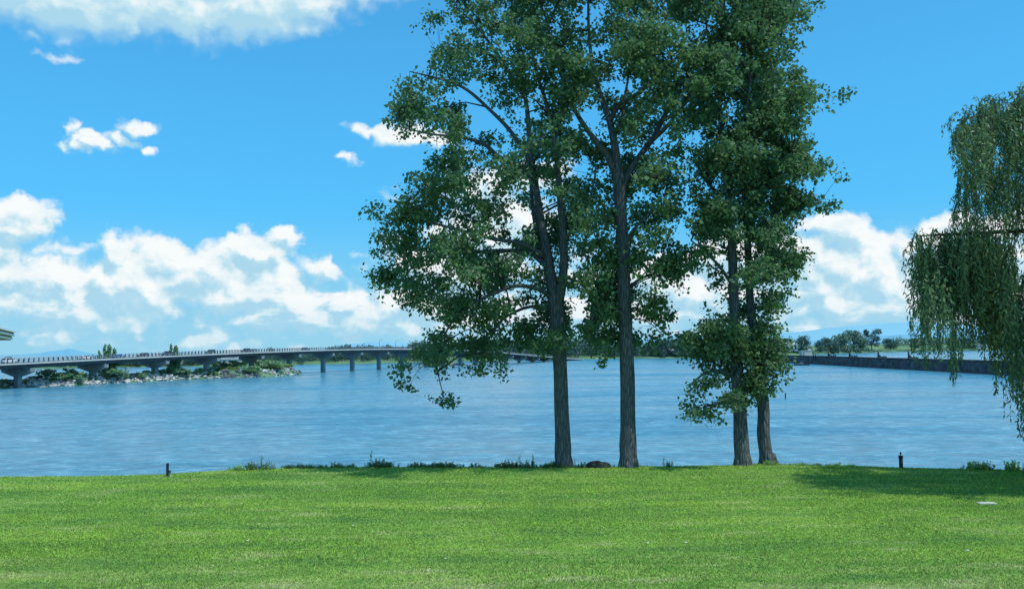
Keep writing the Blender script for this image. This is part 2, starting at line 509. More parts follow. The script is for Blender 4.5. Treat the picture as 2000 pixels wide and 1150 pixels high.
def build_world():
    w = bpy.data.worlds.new('World'); S.world = w; w.use_nodes = True
    w.cycles.sampling_method = 'MANUAL'; w.cycles.sample_map_resolution = 512
    t = w.node_tree; t.nodes.clear(); b = NB(t)
    # cloud density as a group of the direction (azimuth, tangent of elevation)
    g = bpy.data.node_groups.new('cloud_density', 'ShaderNodeTree')
    g.interface.new_socket('P', in_out='INPUT', socket_type='NodeSocketVector')
    g.interface.new_socket('D', in_out='OUTPUT', socket_type='NodeSocketFloat')
    gi = g.nodes.new('NodeGroupInput'); go = g.nodes.new('NodeGroupOutput'); gb = NB(g)
    P = gi.outputs[0]
    wa = gb.noise(P, 9, 2, .55, '2D'); wb = gb.noise(P, 34, 3, .6, '2D')
    wv = gb.vmath('ADD', gb.vmath('MULTIPLY', gb.vmath('SUBTRACT', wa.outputs[1], (.5, .5, .5)), (.060, .030, 0)),
                  gb.vmath('MULTIPLY', gb.vmath('SUBTRACT', wb.outputs[1], (.5, .5, .5)), (.032, .022, 0)))
    Q = gb.vmath('ADD', P, wv)
    acc = None
    for (px, py, rx, ry, s) in CLOUDS:
        a, e = azel(px, py)
        ix, iy = F / rx, F / ry
        q = gb.vmath('LENGTH', gb.vmath('MULTIPLY_ADD', Q, (ix, iy, 0), (-a * ix, -e * iy, 0)))
        v = gb.math('MULTIPLY', gb.math('SUBTRACT', 1.28, q), s)
        acc = v if acc is None else gb.math('SMOOTH_MAX', acc, v, .12)
    # the low bank of cloud that rings the horizon
    sp = gb.n('ShaderNodeSeparateXYZ', i_0=P)
    lowm = gb.n('ShaderNodeMapping', i_Vector=P); lowm.inputs['Scale'].default_value = (7, 26, 1); lowm.inputs['Location'].default_value = (3.1, .7, 0)
    ln = gb.noise(lowm.outputs[0], 1.0, 5, .58, '2D')
    bm = gb.n('ShaderNodeMapRange', i_0=sp.outputs[1], i_1=.115, i_2=.06, i_3=0.0, i_4=1.0, interpolation_type='SMOOTHSTEP').outputs[0]
    band = gb.math('MULTIPLY', gb.n('ShaderNodeMapRange', i_0=sp.outputs[1], i_1=.115, i_2=.055, i_3=0.0, i_4=1.0, interpolation_type='SMOOTHSTEP').outputs[0],
                   gb.n('ShaderNodeMapRange', i_0=sp.outputs[1], i_1=.004, i_2=.035, i_3=.25, i_4=1.0).outputs[0])
    lowv = gb.math('MULTIPLY', gb.math('SUBTRACT', gb.math('MULTIPLY', ln.outputs[0], 3.2), 1.06), band)
    lowv = gb.math('SUBTRACT', lowv, gb.math('MULTIPLY', gb.math('SUBTRACT', 1.0, bm), 1.6))
    acc = gb.math('SMOOTH_MAX', acc, lowv, .1)
    # clouds over the rest of the sky, behind and beside the view
    side = gb.n('ShaderNodeMapRange', i_0=gb.math('ABSOLUTE', sp.outputs[0]), i_1=.75, i_2=1.1, i_3=0.0, i_4=1.0).outputs[0]
    sn = gb.noise(P, 3.2, 4, .55, '2D')
    acc = gb.math('SMOOTH_MAX', acc, gb.math('SUBTRACT', gb.math('MULTIPLY', sn.outputs[0], 3.4), gb.math('SUBTRACT', 3.75, gb.math('MULTIPLY', side, 2.0))), .1)
    d1 = gb.noise(P, 42, 5, .6, '2D'); d2 = gb.noise(P, 15, 3, .55, '2D')
    det = gb.math('ADD', gb.math('MULTIPLY', gb.math('SUBTRACT', d1.outputs[0], .5), .55), gb.math('MULTIPLY', gb.math('SUBTRACT', d2.outputs[0], .5), .5))
    vo = []
    for sc_, am in ((20, .55), (46, .30)):
        v = gb.n('ShaderNodeTexVoronoi', feature='SMOOTH_F1', i_Vector=gb.vmath('MULTIPLY', Q, (1, 1.35, 1))); v.voronoi_dimensions = '2D'; v.inputs['Scale'].default_value = sc_; v.inputs['Smoothness'].default_value = .35
        vo.append(gb.math('MULTIPLY', gb.math('SUBTRACT', .42, v.outputs[0]), am * 1.5))
    det = gb.math('ADD', det, gb.math('ADD', vo[0], vo[1]))
    det = gb.math('MULTIPLY', det, gb.n('ShaderNodeMapRange', i_0=sp.outputs[1], i_1=.27, i_2=.33, i_3=1.0, i_4=.55).outputs[0])
    gb.put(go.inputs[0], gb.math('ADD', acc, det))

    tc = b.n('ShaderNodeTexCoord')
    s = b.n('ShaderNodeSeparateXYZ', i_0=tc.outputs['Generated'])
    az = b.math('ARCTAN2', s.outputs[0], s.outputs[1])
    hyp = b.math('SQRT', b.math('ADD', b.math('MULTIPLY', s.outputs[0], s.outputs[0]), b.math('MULTIPLY', s.outputs[1], s.outputs[1])))
    el = b.math('DIVIDE', s.outputs[2], b.math('MAXIMUM', hyp, .001))
    P = b.n('ShaderNodeCombineXYZ', i_0=az, i_1=el).outputs[0]

    def dens(vec):
        gn = t.nodes.new('ShaderNodeGroup'); gn.node_tree = g; b.put(gn.inputs[0], vec); return gn.outputs[0]
    d0 = dens(P); dup = dens(b.vmath('ADD', P, (.006, .013, 0)))
    soft = b.n('ShaderNodeMapRange', i_0=el, i_1=.26, i_2=.33, i_3=.60, i_4=.85).outputs[0]
    alpha = b.n('ShaderNodeMapRange', i_0=d0, i_1=.0, i_2=soft, i_3=0.0, i_4=1.0, interpolation_type='SMOOTHSTEP').outputs[0]
    alpha = b.math('MULTIPLY', alpha, b.n('ShaderNodeMapRange', i_0=el, i_1=0.0, i_2=.06, i_3=.55, i_4=1.0).outputs[0])
    lit = b.math('SUBTRACT', d0, dup)                       # >0 where cloud thins upward: sunlit tops
    lit = b.n('ShaderNodeMapRange', i_0=lit, i_1=-.34, i_2=.36, i_3=0.0, i_4=1.0).outputs[0]
    thick = b.n('ShaderNodeMapRange', i_0=d0, i_1=.5, i_2=1.25, i_3=0.0, i_4=1.0).outputs[0]
    sh = b.noise(b.vmath('MULTIPLY', P, (1, 1.7, 1)), 24, 5, .6, '2D')
    lit = b.math('ADD', lit, b.math('MULTIPLY', b.math('SUBTRACT', sh.outputs[0], .56), 1.25))
    hi = b.n('ShaderNodeMapRange', i_0=el, i_1=.22, i_2=.36, i_3=0.0, i_4=1.0).outputs[0]   # we see the undersides of the high ones
    lit = b.math('SUBTRACT', lit, b.math('MULTIPLY', b.math('MULTIPLY', thick, hi), .46), clamp=True)
    ccol = b.ramp(lit, [(.0, (.42, .70, .87)), (.36, (.58, .81, .91)), (.62, (.78, .91, .96)), (.95, (.95, .99, 1.0))])
    sky = b.n('ShaderNodeTexSky', sky_type='NISHITA', sun_disc=False, sun_elevation=SUN_EL, sun_rotation=SUN_AZ)
    sky.air_density = 1.0; sky.dust_density = .6; sky.ozone_density = 2.0
    skc = b.mix(1.0, sky.outputs[0], c3(*SKY_TINT), 'MULTIPLY')
    K = 1.0 / SKY_STR
    hz2 = b.n('ShaderNodeMapRange', i_0=el, i_1=.05, i_2=.55, i_3=.75, i_4=0.0).outputs[0]
    skc = b.mix(hz2, skc, c3(.070 * K, .43 * K, .86 * K))
    hz = b.n('ShaderNodeMapRange', i_0=el, i_1=0.0, i_2=.17, i_3=.92, i_4=0.0, interpolation_type='SMOOTHSTEP').outputs[0]
    skc = b.mix(hz, skc, c3(.33 * K, .66 * K, .85 * K))
    cs = b.vmath('SCALE', ccol); cs.node.inputs['Scale'].default_value = K * .98
    fin = b.mix(alpha, skc, cs)
    bg = b.n('ShaderNodeBackground'); b.put(bg.inputs[0], fin); bg.inputs[1].default_value = SKY_STR
    o = b.n('ShaderNodeOutputWorld'); b.put(o.inputs[0], bg.outputs[0])


SKY_STR = .10
SKY_TINT = (.52, 1.66, 2.0)
build_world()

# ------------------------------------------------------------------ setting: lawn
EDGE_PX = [(-700, 945), (-300, 938), (0, 931), (160, 930), (300, 927), (450, 918), (560, 914), (700, 912), (900, 912), (1100, 912), (1250, 911),
           (1400, 909), (1500, 907), (1650, 909), (1760, 913), (1900, 916), (2050, 918), (2300, 922), (2700, 930)]
EDGE = sorted([(ground(x, y, 0).x, ground(x, y, 0).y) for x, y in EDGE_PX])
EX = np.array([e[0] for e in EDGE]); EY = np.array([e[1] for e in EDGE])


def edge_y(x): return np.interp(x, EX, EY)


def build_lawn():
    xs = np.linspace(-46, 62, 109)
    rows = np.concatenate([np.linspace(-25, 10, 8), np.linspace(12, 100, 1)[:0]])
    V = []; 
    nt_ = 46
    for x in xs:
        ey = float(edge_y(x))
        col = []
        for k in range(nt_):
            y = -25 + (ey + 25) * k / (nt_ - 1)
            col.append((x, y, .018 * mnoise.noise(Vector((x * .3, y * .3, 0)))))
        col += [(x, ey + .4, -.12), (x, ey + 2.0, -1.5), (x, ey + 5.5, WATER - .6), (x, ey + 12, WATER - 3)]
        V += col
    n = nt_ + 4
    Q = []
    for i in range(len(xs) - 1):
        for k in range(n - 1):
            a = i * n + k
            Q.append((a, a + n, a + n + 1, a + 1))
    me = np_mesh('lawn', np.array(V), np.array(Q), [M_lawn])
    me.polygons.foreach_set('use_smooth', [True] * len(Q))
    o = link('lawn', me); setp(o, 'mown green lawn running down to the lake edge', None, None, 'structure')
    # grass blades
    P = []
    for (y0, y1, dn) in [(16, 21, 620), (21, 26, 520), (26, 31, 420), (31, 36, 330), (36, 43, 260)]:
        hw = .60 * y1 + 2.5
        k = int((y1 - y0) * 2 * hw * dn)
        x = RNG.uniform(-hw, hw, k); y = RNG.uniform(y0, y1, k)
        keep = (np.abs(x) < .60 * y + 2.0) & (y < edge_y(x) + .05)
        P.append(np.stack([x[keep], y[keep]], 1))
    P = np.concatenate(P); n = len(P)
    nb = 3
    B = np.repeat(P, nb, 0) + RNG.normal(0, .018, (n * nb, 2))
    N = len(B)
    an = RNG.uniform(0, 2 * np.pi, N); ln = RNG.uniform(.25, 1.0, N)
    hh = RNG.uniform(.028, .055, N); w = RNG.uniform(.006, .011, N) * (1 + (B[:, 1] - 18) / 40)
    la = RNG.uniform(0, 2 * np.pi, N)
    V = np.empty((N, 3, 3))
    z = np.zeros(N) - .006
    dx, dy = np.cos(an) * w, np.sin(an) * w
    V[:, 0] = np.stack([B[:, 0] - dx, B[:, 1] - dy, z], 1)
    V[:, 1] = np.stack([B[:, 0] + dx, B[:, 1] + dy, z], 1)
    V[:, 2] = np.stack([B[:, 0] + np.cos(la) * hh * ln, B[:, 1] + np.sin(la) * hh * ln, hh], 1)
    me = np_mesh('grass', V.reshape(-1, 3), np.arange(N * 3).reshape(-1, 3), [M_blade], k=3)
    o = link('grass', me); setp(o, 'short mown grass blades covering the lawn', 'grass', None, 'stuff')


build_lawn()

# ------------------------------------------------------------------ setting: lake, shores, hills
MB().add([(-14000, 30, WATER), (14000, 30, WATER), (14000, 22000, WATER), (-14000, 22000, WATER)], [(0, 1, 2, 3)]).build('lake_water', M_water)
bpy.data.objects['lake_water']['kind'] = 'structure'
bpy.data.objects['lake_water']['label'] = 'wide rippled blue lake'

SHORE_PX = [(-900, 727), (-300, 724), (0, 722), (150, 719), (280, 717), (400, 715), (560, 713), (640, 711), (800, 708), (1000, 703), (1200, 700.5), (1390, 698.5),
            (1500, 695), (1560, 693.5), (1640, 690), (1730, 687.5), (1860, 685.5), (2000, 684), (2300, 681), (2800, 676)]


def resample(pts, n):
    a = np.array([(p[0], p[1]) for p in pts]); x = np.linspace(a[0, 0], a[-1, 0], n)
    return [(xx, float(np.interp(xx, a[:, 0], a[:, 1]))) for xx in x]


SH = resample(SHORE_PX, 180)
SHW = [ground(x, y, WATER) for x, y in SH]


def shore_depth(px): 
    y = float(np.interp(px, [s[0] for s in SHORE_PX], [s[1] for s in SHORE_PX]))
    return ground(px, y, WATER).y


def build_shore():
    V = []; prof = [(-4, -1.0), (0, .0), (4, 1.1), (16, 2.0), (60, 3.4), (160, 5.0), (700, 7.0), (1800, 8)]
    for i, p in enumerate(SHW):
        d = Vector((p.x, p.y, 0)).normalized()
        wob = 5 * mnoise.noise(Vector((p.x * .02, 3, 0)))
        right = max(0, min(1, (SH[i][0] - 1500) / 150))
        for off, z in prof:
            zz = z * (1 + .25 * mnoise.noise(Vector((p.x * .01, off * .05, 7))))
            left = max(0, min(1, (520 - SH[i][0]) / 120))
            if off > 3: zz *= 1 - .45 * left
            if off > 200: zz = zz * (1 - left) - 6 * left
            if off > 3: zz += right * (off / 160 if off < 200 else 1) * 3.5
            q = p + d * (off + wob)
            V.append((q.x, q.y, WATER + zz))
    n = len(prof); Q = []
    for i in range(len(SHW) - 1):
        for k in range(n - 1):
            a = i * n + k; Q.append((a, a + n, a + n + 1, a + 1))
    me = np_mesh('far_shore', np.array(V), np.array(Q), [M_shore]); me.polygons.foreach_set('use_smooth', [True] * len(Q))
    setp(link('far_shore', me), 'low green far shore of the lake', None, None, 'structure')


build_shore()


def hill(name, pts, d, mt, label, depth=2500):
    pts = resample(pts, 140)
    V = []; n = 4
    for (x, y) in pts:
        y += 1.0 * mnoise.noise(Vector((x * .045, d * .001, 0))) + .5 * mnoise.noise(Vector((x * .15, d * .001, 5)))
        t = at(x, y, d); b_ = at(x, 720, d - depth * .6)
        V += [(b_.x, b_.y, WATER - 30), ((t.x + b_.x) / 2, (t.y + b_.y) / 2, (t.z + WATER) * .42), (t.x, t.y, t.z), (t.x * 1.15, t.y * 1.15, WATER - 30)]
    Q = []
    for i in range(len(pts) - 1):
        for k in range(n - 1):
            a = i * n + k; Q.append((a, a + n, a + n + 1, a + 1))
    me = np_mesh(name, np.array(V), np.array(Q), [mt]); me.polygons.foreach_set('use_smooth', [True] * len(Q))
    setp(link(name, me), label, None, None, 'structure')


hill('mountain', [(-500, 690), (-200, 686), (0, 693.5), (40, 692), (75, 689.5), (98, 686), (112, 684.5), (124, 683.5), (134, 680.5), (141, 680.5), (150, 683), (166, 687.5), (185, 691), (205, 694), (260, 697)], 13000, M_hill2,
     'hazy blue peak beyond the bridge at the left')
hill('hills', [(560, 690), (640, 678), (680, 671.5), (730, 668), (760, 666.5), (800, 671), (860, 674), (1000, 672), (1180, 668), (1280, 661), (1330, 653), (1400, 656), (1480, 655), (1560, 648), (1620, 640), (1700, 634), (1770, 629), (1810, 629), (1860, 634), (1920, 640), (2000, 642), (2300, 634), (2700, 655)], 16000, M_hill,
     'long pale blue ridge on the horizon')
hill('low_hills', [(1500, 676), (1580, 665), (1680, 658), (1760, 653), (1850, 648), (1930, 650), (2050, 646), (2400, 650), (2700, 668)], 9000, M_hill2, 'nearer blue ridge at the right of the horizon')

# ------------------------------------------------------------------ big trees
def poly_sd(poly, pts):
    """signed distance, positive inside"""
    P = np.array(poly, float); Q = np.roll(P, -1, 0)
    x = pts[:, 0][:, None]; y = pts[:, 1][:, None]
    ex = Q[:, 0] - P[:, 0]; ey = Q[:, 1] - P[:, 1]
    t = np.clip(((x - P[:, 0]) * ex + (y - P[:, 1]) * ey) / (ex ** 2 + ey ** 2 + 1e-9), 0, 1)
    d = np.sqrt((P[:, 0] + t * ex - x) ** 2 + (P[:, 1] + t * ey - y) ** 2).min(1)
    c = ((P[:, 1] > y) != (Q[:, 1] > y)) & (x < ex * (y - P[:, 1]) / (np.where(ey == 0, 1e-9, ey)) + P[:, 0])
    return np.where(c.sum(1) % 2 == 1, d, -d)


def px_world(px, py, D):
    """arrays of pixels and depths to world points"""
    Fv, Rv, Uv = np.array(FW), np.array(RT), np.array(UP)
    r = Fv[None] + ((px - 1000) / F)[:, None] * Rv[None] - ((py - 575) / F)[:, None] * Uv[None]
    return np.array(EYE)[None] + r * (D / r[:, 1])[:, None]


def sample_poly(poly, n, thick, D=120, edge_in=6, gap=.0, gscale=1.7, seed=0, d0=40.0):
    P = np.array(poly, float); lo = P.min(0); hi = P.max(0)
    out = []
    got = 0
    while got < n:
        q = RNG.uniform(lo, hi, (6000, 2))
        sd = poly_sd(poly, q)
        q = q[sd > edge_in]; sd = sd[sd > edge_in]
        th = thick * np.sqrt(np.clip(1 - (1 - np.clip(sd / D, 0, 1)) ** 2, 0, 1))
        u = RNG.uniform(-1, 1, len(q)); u = np.sign(u) * np.abs(u) ** .7
        dep = d0 + u * th
        W = px_world(q[:, 0], q[:, 1], dep)
        keep = np.array([mnoise.noise(Vector(p) / gscale + Vector((seed, 0, 0))) > gap for p in W], bool) if len(W) else []
        W = W[keep]
        out.append(W); got += len(W)
    return np.concatenate(out)[:n]


def limb_pts(spec, d0):
    """[(px,py,width px,depth offset)] -> world (x,y,z,r)"""
    o = []
    for (px, py, w, dz) in spec:
        p = at(px, py, d0 + dz); o.append((p.x, p.y, p.z, w * .5 * (d0 + dz) / F))
    return o


def poplar(base_px, trunk, limbs, polys, mat, label, seed, d0, leaves=30, clear=(0, 0), clearlimbs=0):
    bx, by = base_px
    base = at(bx, by, d0)
    root = empty('poplar_tree', (base.x, base.y, 0), label, 'tree', None)
    tp = smooth_path(limb_pts(trunk, d0), 5)
    base_r = tp[0][3]
    mb = MB()
    # root flare
    pts = [(tp[0][0], tp[0][1], -.45, base_r * 1.45), (tp[0][0], tp[0][1], -.05, base_r * 1.22)] + [tuple(p) for p in tp]
    mb.tube([p[:3] for p in pts], [p[3] for p in pts], 18, wob=.12)
    for k in range(6):
        a = k * 1.047 + seed + RNG.uniform(-.25, .25); c_, s_ = math.cos(a), math.sin(a)
        bz = [(c_ * base_r * q, s_ * base_r * q, z_) for q, z_ in ((.74, .42), (.86, .18), (.98, .02), (1.15, -.10))]
        mb.tube([(tp[0][0] + x_, tp[0][1] + y_, z_) for x_, y_, z_ in bz], [base_r * .20, base_r * .24, base_r * .20, base_r * .10], 7, wob=.1)
    tr = mb.build('trunk', M_bark, root)
    skel = [np.array(p) for p in tp[len(tp) // 3:]]
    for lb in limbs:
        lp = smooth_path(limb_pts(lb, d0), 5)
        mb = MB(); mb.tube([p[:3] for p in lp], [max(p[3], .012) for p in lp], 9, wob=.08)
        mb.build('limb', M_bark, root)
        skel += [np.array(p) for p in lp[1:]]
    SK = np.array([s[:3] for s in skel])
    # foliage cluster centres
    C = []
    for (p, n, th, Dd, gp, off) in polys:
        LB = sample_poly(p, int(n / 6.2), th, Dd, 13 if n > 250 else 5, gp, 1.5, seed, d0 + off)
        kk = RNG.integers(4, 12, len(LB)); ii = np.repeat(np.arange(len(LB)), kk)
        v = unit(RNG.normal(size=(len(ii), 3))) * (RNG.uniform(.15, 1, (len(ii), 1)) ** .5)
        rr = RNG.uniform(.5, 1.1, len(LB))[ii][:, None]
        ax = unit(RNG.normal(size=(len(LB), 3)) * np.array([1, 1, .5]) + np.array([0, 0, -.2]))[ii]
        C.append(LB[ii] + v * rr * np.array([.95, .95, .62]) + ax * RNG.uniform(-.2, 1.0, (len(ii), 1)) * rr)
    C = np.concatenate(C)
    hole = np.array([mnoise.noise(Vector(p) / .75 + Vector((0, seed, 3))) for p in C])
    C = C[hole > np.interp(C[:, 2], [4, 16], [-.10, -.24])]
    # the crown opens around the bole: foliage there hangs behind it
    y0, y1 = clear
    dd = C - np.array(EYE); fz = dd @ np.array(FW)
    cx = 1000 + F * (dd @ np.array(RT)) / fz; cy = 575 - F * (dd @ np.array(UP)) / fz
    for path in [trunk] + limbs[:clearlimbs]:
        py_ = np.array([p[1] for p in path][::-1]); px_ = np.array([p[0] for p in path][::-1])
        o_ = np.argsort(py_); tx = np.interp(cy, py_[o_], px_[o_])
        hit = (np.abs(cx - tx) < 26) & (cy > max(y0, py_.min())) & (cy < min(y1, py_.max())) & (C[:, 1] < d0 + .7)
        C[hit, 1] = d0 + RNG.uniform(.7, 2.6, int(hit.sum()))
    # secondary branches to a spread subset of the clusters
    tw = MB()
    sub = C[RNG.permutation(len(C))[:130]]
    extra = []
    for c in sub:
        dv = SK - c; dist = np.linalg.norm(dv, axis=1) + 1.2 * np.clip(SK[:, 2] - c[2] + .6, 0, None)
        j = int(np.argmin(dist)); s = SK[j]
        L = np.linalg.norm(c - s)
        if L > 3.2: continue
        mid = (s + c) / 2 + np.array([RNG.normal(0, .08), RNG.normal(0, .08), .10]) * L
        pp = [s, s * .5 + mid * .5, mid, mid * .5 + c * .5 + np.array([0, 0, .04 * L]), c]
        rr = np.interp([0, .25, .5, .75, 1], [0, 1], [.018 + .011 * L, .012])
        tw.tube(pp, rr, 5, 1, False)
        extra += pp[1:]
    SK2 = np.concatenate([SK, np.array(extra)])
    for c in C:
        dv = SK2 - c; dist = np.linalg.norm(dv, axis=1) + .6 * np.clip(SK2[:, 2] - c[2] + .2, 0, None)
        s = SK2[int(np.argmin(dist))]
        L = np.linalg.norm(c - s)
        if L > 1.7 or L < .1: continue
        mid = (s + c) / 2 + RNG.normal(0, .06, 3) * L + np.array([0, 0, .06 * L])
        tw.tube([s, mid, c], [.012, .009, .006], 3, 1, False)
    n = len(C)
    K = RNG.integers(int(leaves * .5), int(leaves * 1.5), n)
    idx = np.repeat(np.arange(n), K); N = len(idx)
    sg = RNG.uniform(.14, .28, n)[idx][:, None]
    off = np.clip(RNG.normal(size=(N, 3)), -1.7, 1.7) * sg * np.array([1.15, 1.15, .85])
    P = C[idx] + off
    LS = np.clip(RNG.lognormal(math.log(.158), .30, N), .07, .28)
    V, Q = leaf_quads(P, LS * RNG.uniform(.9, 1.1, N), LS * RNG.uniform(.70, .88, N), droop=.45)
    tv = np.array(tw.v); tf = np.array(tw.f)
    V2 = np.concatenate([V, tv]) - np.array([base.x, base.y, 0]); Q2 = np.concatenate([Q, tf + len(V)])
    mi = np.concatenate([np.zeros(len(Q)), np.ones(len(tf))])
    me = np_mesh('crown', V2, Q2, [mat, M_twig], mi)
    link('crown', me, root)
    return root


T1 = [(900, -150), (870, -60), (880, -10), (852, 20), (835, 45), (818, 62), (803, 95), (768, 130), (772, 165), (800, 180), (745, 212), (745, 245), (770, 262), (800, 262), (812, 300), (778, 308), (785, 345), (760, 368), (790, 395), (762, 405), (700, 430), (720, 458), (735, 470), (722, 512), (748, 560), (775, 575), (795, 572), (812, 598), (790, 640), (800, 672), (785, 700), (770, 738), (812, 748), (825, 720), (850, 735), (835, 765), (870, 788), (888, 740), (872, 715), (900, 690), (925, 690), (920, 735), (965, 742), (990, 690), (985, 650), (1010, 620), (1050, 600), (1060, 560), (1080, 600), (1080, 625), (1045, 640), (1030, 680), (1075, 690), (1135, 685), (1130, 640), (1105, 600), (1110, 540), (1150, 500), (1165, 420), (1180, 340), (1150, 260), (1140, 100), (1120, -60), (1060, -150), (980, -190)]
T2 = [(1020, -120), (1010, -20), (1040, 60), (1060, 150), (1090, 220), (1125, 235), (1150, 265), (1140, 300), (1150, 350), (1150, 420), (1130, 480), (1110, 540), (1120, 590), (1145, 610), (1140, 650), (1150, 690), (1140, 735), (1190, 725), (1205, 690), (1245, 690), (1255, 670), (1285, 640), (1270, 610), (1325, 585), (1345, 520), (1320, 480), (1300, 450), (1330, 400), (1340, 330), (1350, 290), (1390, 250), (1430, 190), (1450, 100), (1430, -20), (1400, -120), (1300, -200), (1150, -210)]
T3 = [(1360, -100), (1330, 0), (1345, 150), (1345, 250), (1345, 340), (1350, 400), (1325, 450), (1340, 500), (1360, 520), (1385, 545), (1372, 575), (1380, 616), (1420, 612), (1440, 560), (1470, 620), (1520, 600), (1500, 400), (1500, 200), (1520, 0), (1500, -120), (1440, -190)]
T3s = [(1420, 625), (1372, 635), (1340, 655), (1350, 680), (1390, 700), (1372, 718), (1320, 764), (1362, 768), (1392, 752), (1385, 780), (1350, 798), (1378, 822), (1405, 800), (1420, 832), (1440, 800), (1480, 790), (1500, 740), (1480, 680), (1470, 640)]
T4 = [(1450, -120), (1500, -170), (1560, -80), (1562, 10), (1572, 80), (1540, 110), (1565, 130), (1615, 132), (1605, 160), (1632, 195), (1600, 240), (1580, 260), (1614, 275), (1634, 325), (1600, 360), (1570, 385), (1625, 420), (1590, 440), (1555, 440), (1582, 480), (1570, 510), (1587, 545), (1565, 580), (1540, 590), (1520, 615), (1490, 625), (1470, 600), (1450, 560), (1440, 400), (1440, 200), (1430, 0)]
T4 = [(x_ - (16 if x_ > 1590 else 8 if x_ > 1560 else 0), y_) for x_, y_ in T4]
T4s = [(1480, 640), (1512, 622), (1516, 650), (1522, 690), (1502, 720), (1514, 740), (1505, 770), (1480, 790), (1450, 800), (1440, 760), (1450, 680)]

T1L = [(705, 430), (720, 458), (735, 470), (722, 512), (748, 560), (775, 575), (795, 572), (812, 598), (790, 640), (800, 672), (785, 700), (770, 738), (812, 748), (825, 720), (850, 735), (835, 765), (870, 788), (888, 740), (872, 715), (900, 690), (925, 690), (920, 735), (965, 742), (990, 690), (985, 650), (1000, 600), (960, 500), (860, 440)]
T1M = [(1045, 600), (1020, 640), (1030, 685), (1075, 692), (1135, 688), (1135, 640), (1110, 600), (1080, 560)]
T2L = [(1120, 540), (1150, 520), (1210, 560), (1215, 640), (1195, 725), (1140, 738), (1150, 690), (1140, 650), (1125, 600)]
T2R = [(1225, 440), (1310, 430), (1348, 520), (1328, 588), (1272, 612), (1288, 642), (1258, 672), (1230, 690)]
T3c = [(1385, 590), (1425, 585), (1440, 650), (1400, 665), (1375, 640)]
T4c = [(1468, 585), (1522, 590), (1528, 650), (1500, 690), (1472, 650)]
T4r = [(1530, 180), (1560, 190), (1572, 262), (1602, 285), (1612, 325), (1580, 365), (1560, 390), (1604, 420), (1570, 438), (1525, 430), (1515, 300)]
D1 = ground(1101, 910, 0).y; D2 = ground(1228, 911, 0).y; D3 = ground(1451, 907.5, 0).y; D4 = D3 + .8
poplar((1101, 910), [(1101, 908, 35, 0), (1099, 880, 32, 0), (1098, 840, 30, 0), (1096, 760, 28, 0), (1092, 680, 28, 0), (1088, 630, 29, 0), (1081, 575, 25, 0), (1073, 520, 20, .1), (1063, 465, 17, .2), (1053, 410, 15, .3), (1046, 360, 13, .4), (1036, 300, 11, .5), (1030, 220, 9, .5), (1015, 120, 7, .4), (1000, 10, 5, .3), (985, -90, 3, 0)],
       [[(1090, 600, 18, 0), (1099, 545, 18, -.3), (1101, 480, 16, -.5), (1096, 410, 14, -.6), (1090, 340, 12, -.7), (1084, 270, 10, -.6), (1066, 200, 8, -.4), (1045, 130, 6, 0), (1030, 40, 4, .3)],
        [(1100, 480, 10, -.4), (1112, 455, 9, -.8), (1135, 425, 7, -1.2), (1155, 380, 5, -1.6), (1165, 320, 3, -2)],
        [(1074, 540, 14, 0), (1060, 500, 12, .8), (1050, 460, 10, 1.5), (1040, 400, 8, 2.2), (1035, 320, 5, 2.8)],
        [(1073, 580, 10, 0), (1055, 566, 9, -.6), (1010, 558, 8, -1.2), (960, 575, 7, -1.6), (905, 605, 5, -2), (870, 650, 4, -2.1), (854, 700, 3, -2), (858, 740, 2.4, -2), (868, 778, 1.6, -2)],
        [(1080, 606, 8, 0), (1050, 598, 7, .6), (1015, 605, 6, 1.0), (975, 630, 4, 1.4), (945, 680, 3, 1.6)],
        [(1067, 520, 12, 0), (1040, 497, 11, .3), (1000, 490, 9, .8), (940, 492, 8, 1.2), (870, 492, 5, 1.5), (800, 510, 3, 1.5)],
        [(1062, 500, 10, 0), (1020, 476, 8, -.8), (960, 466, 7, -1.4), (900, 450, 6, -1.8), (820, 432, 4, -2), (745, 437, 2, -2)],
        [(1046, 360, 11, .4), (1010, 325, 10, .2), (972, 305, 9, 0), (945, 282, 8, -.3), (900, 268, 6, -.6), (840, 262, 4, -1), (780, 248, 2, -1)],
        [(1038, 320, 9, .4), (1000, 260, 8, 1), (960, 218, 7, 1.4), (912, 176, 6, 1.5), (865, 156, 4, 1.5), (800, 140, 2, 1.5)],
        [(1030, 200, 8, .4), (1000, 150, 7, -.8), (960, 90, 6, -1.8), (920, 40, 4, -2.4), (880, 10, 3, -2.5)]],
       [(T1, 1650, 4.6, 150, -.10, 0), (T1L, 190, 2.6, 70, -.22, -.3), (T1M, 90, 1.8, 60, -.25, 1.2)], M_poplar, 'tall forked poplar with limbs spreading low to the left, first trunk of the lawn edge', 1.3, D1, 37, (380, 640), 1)
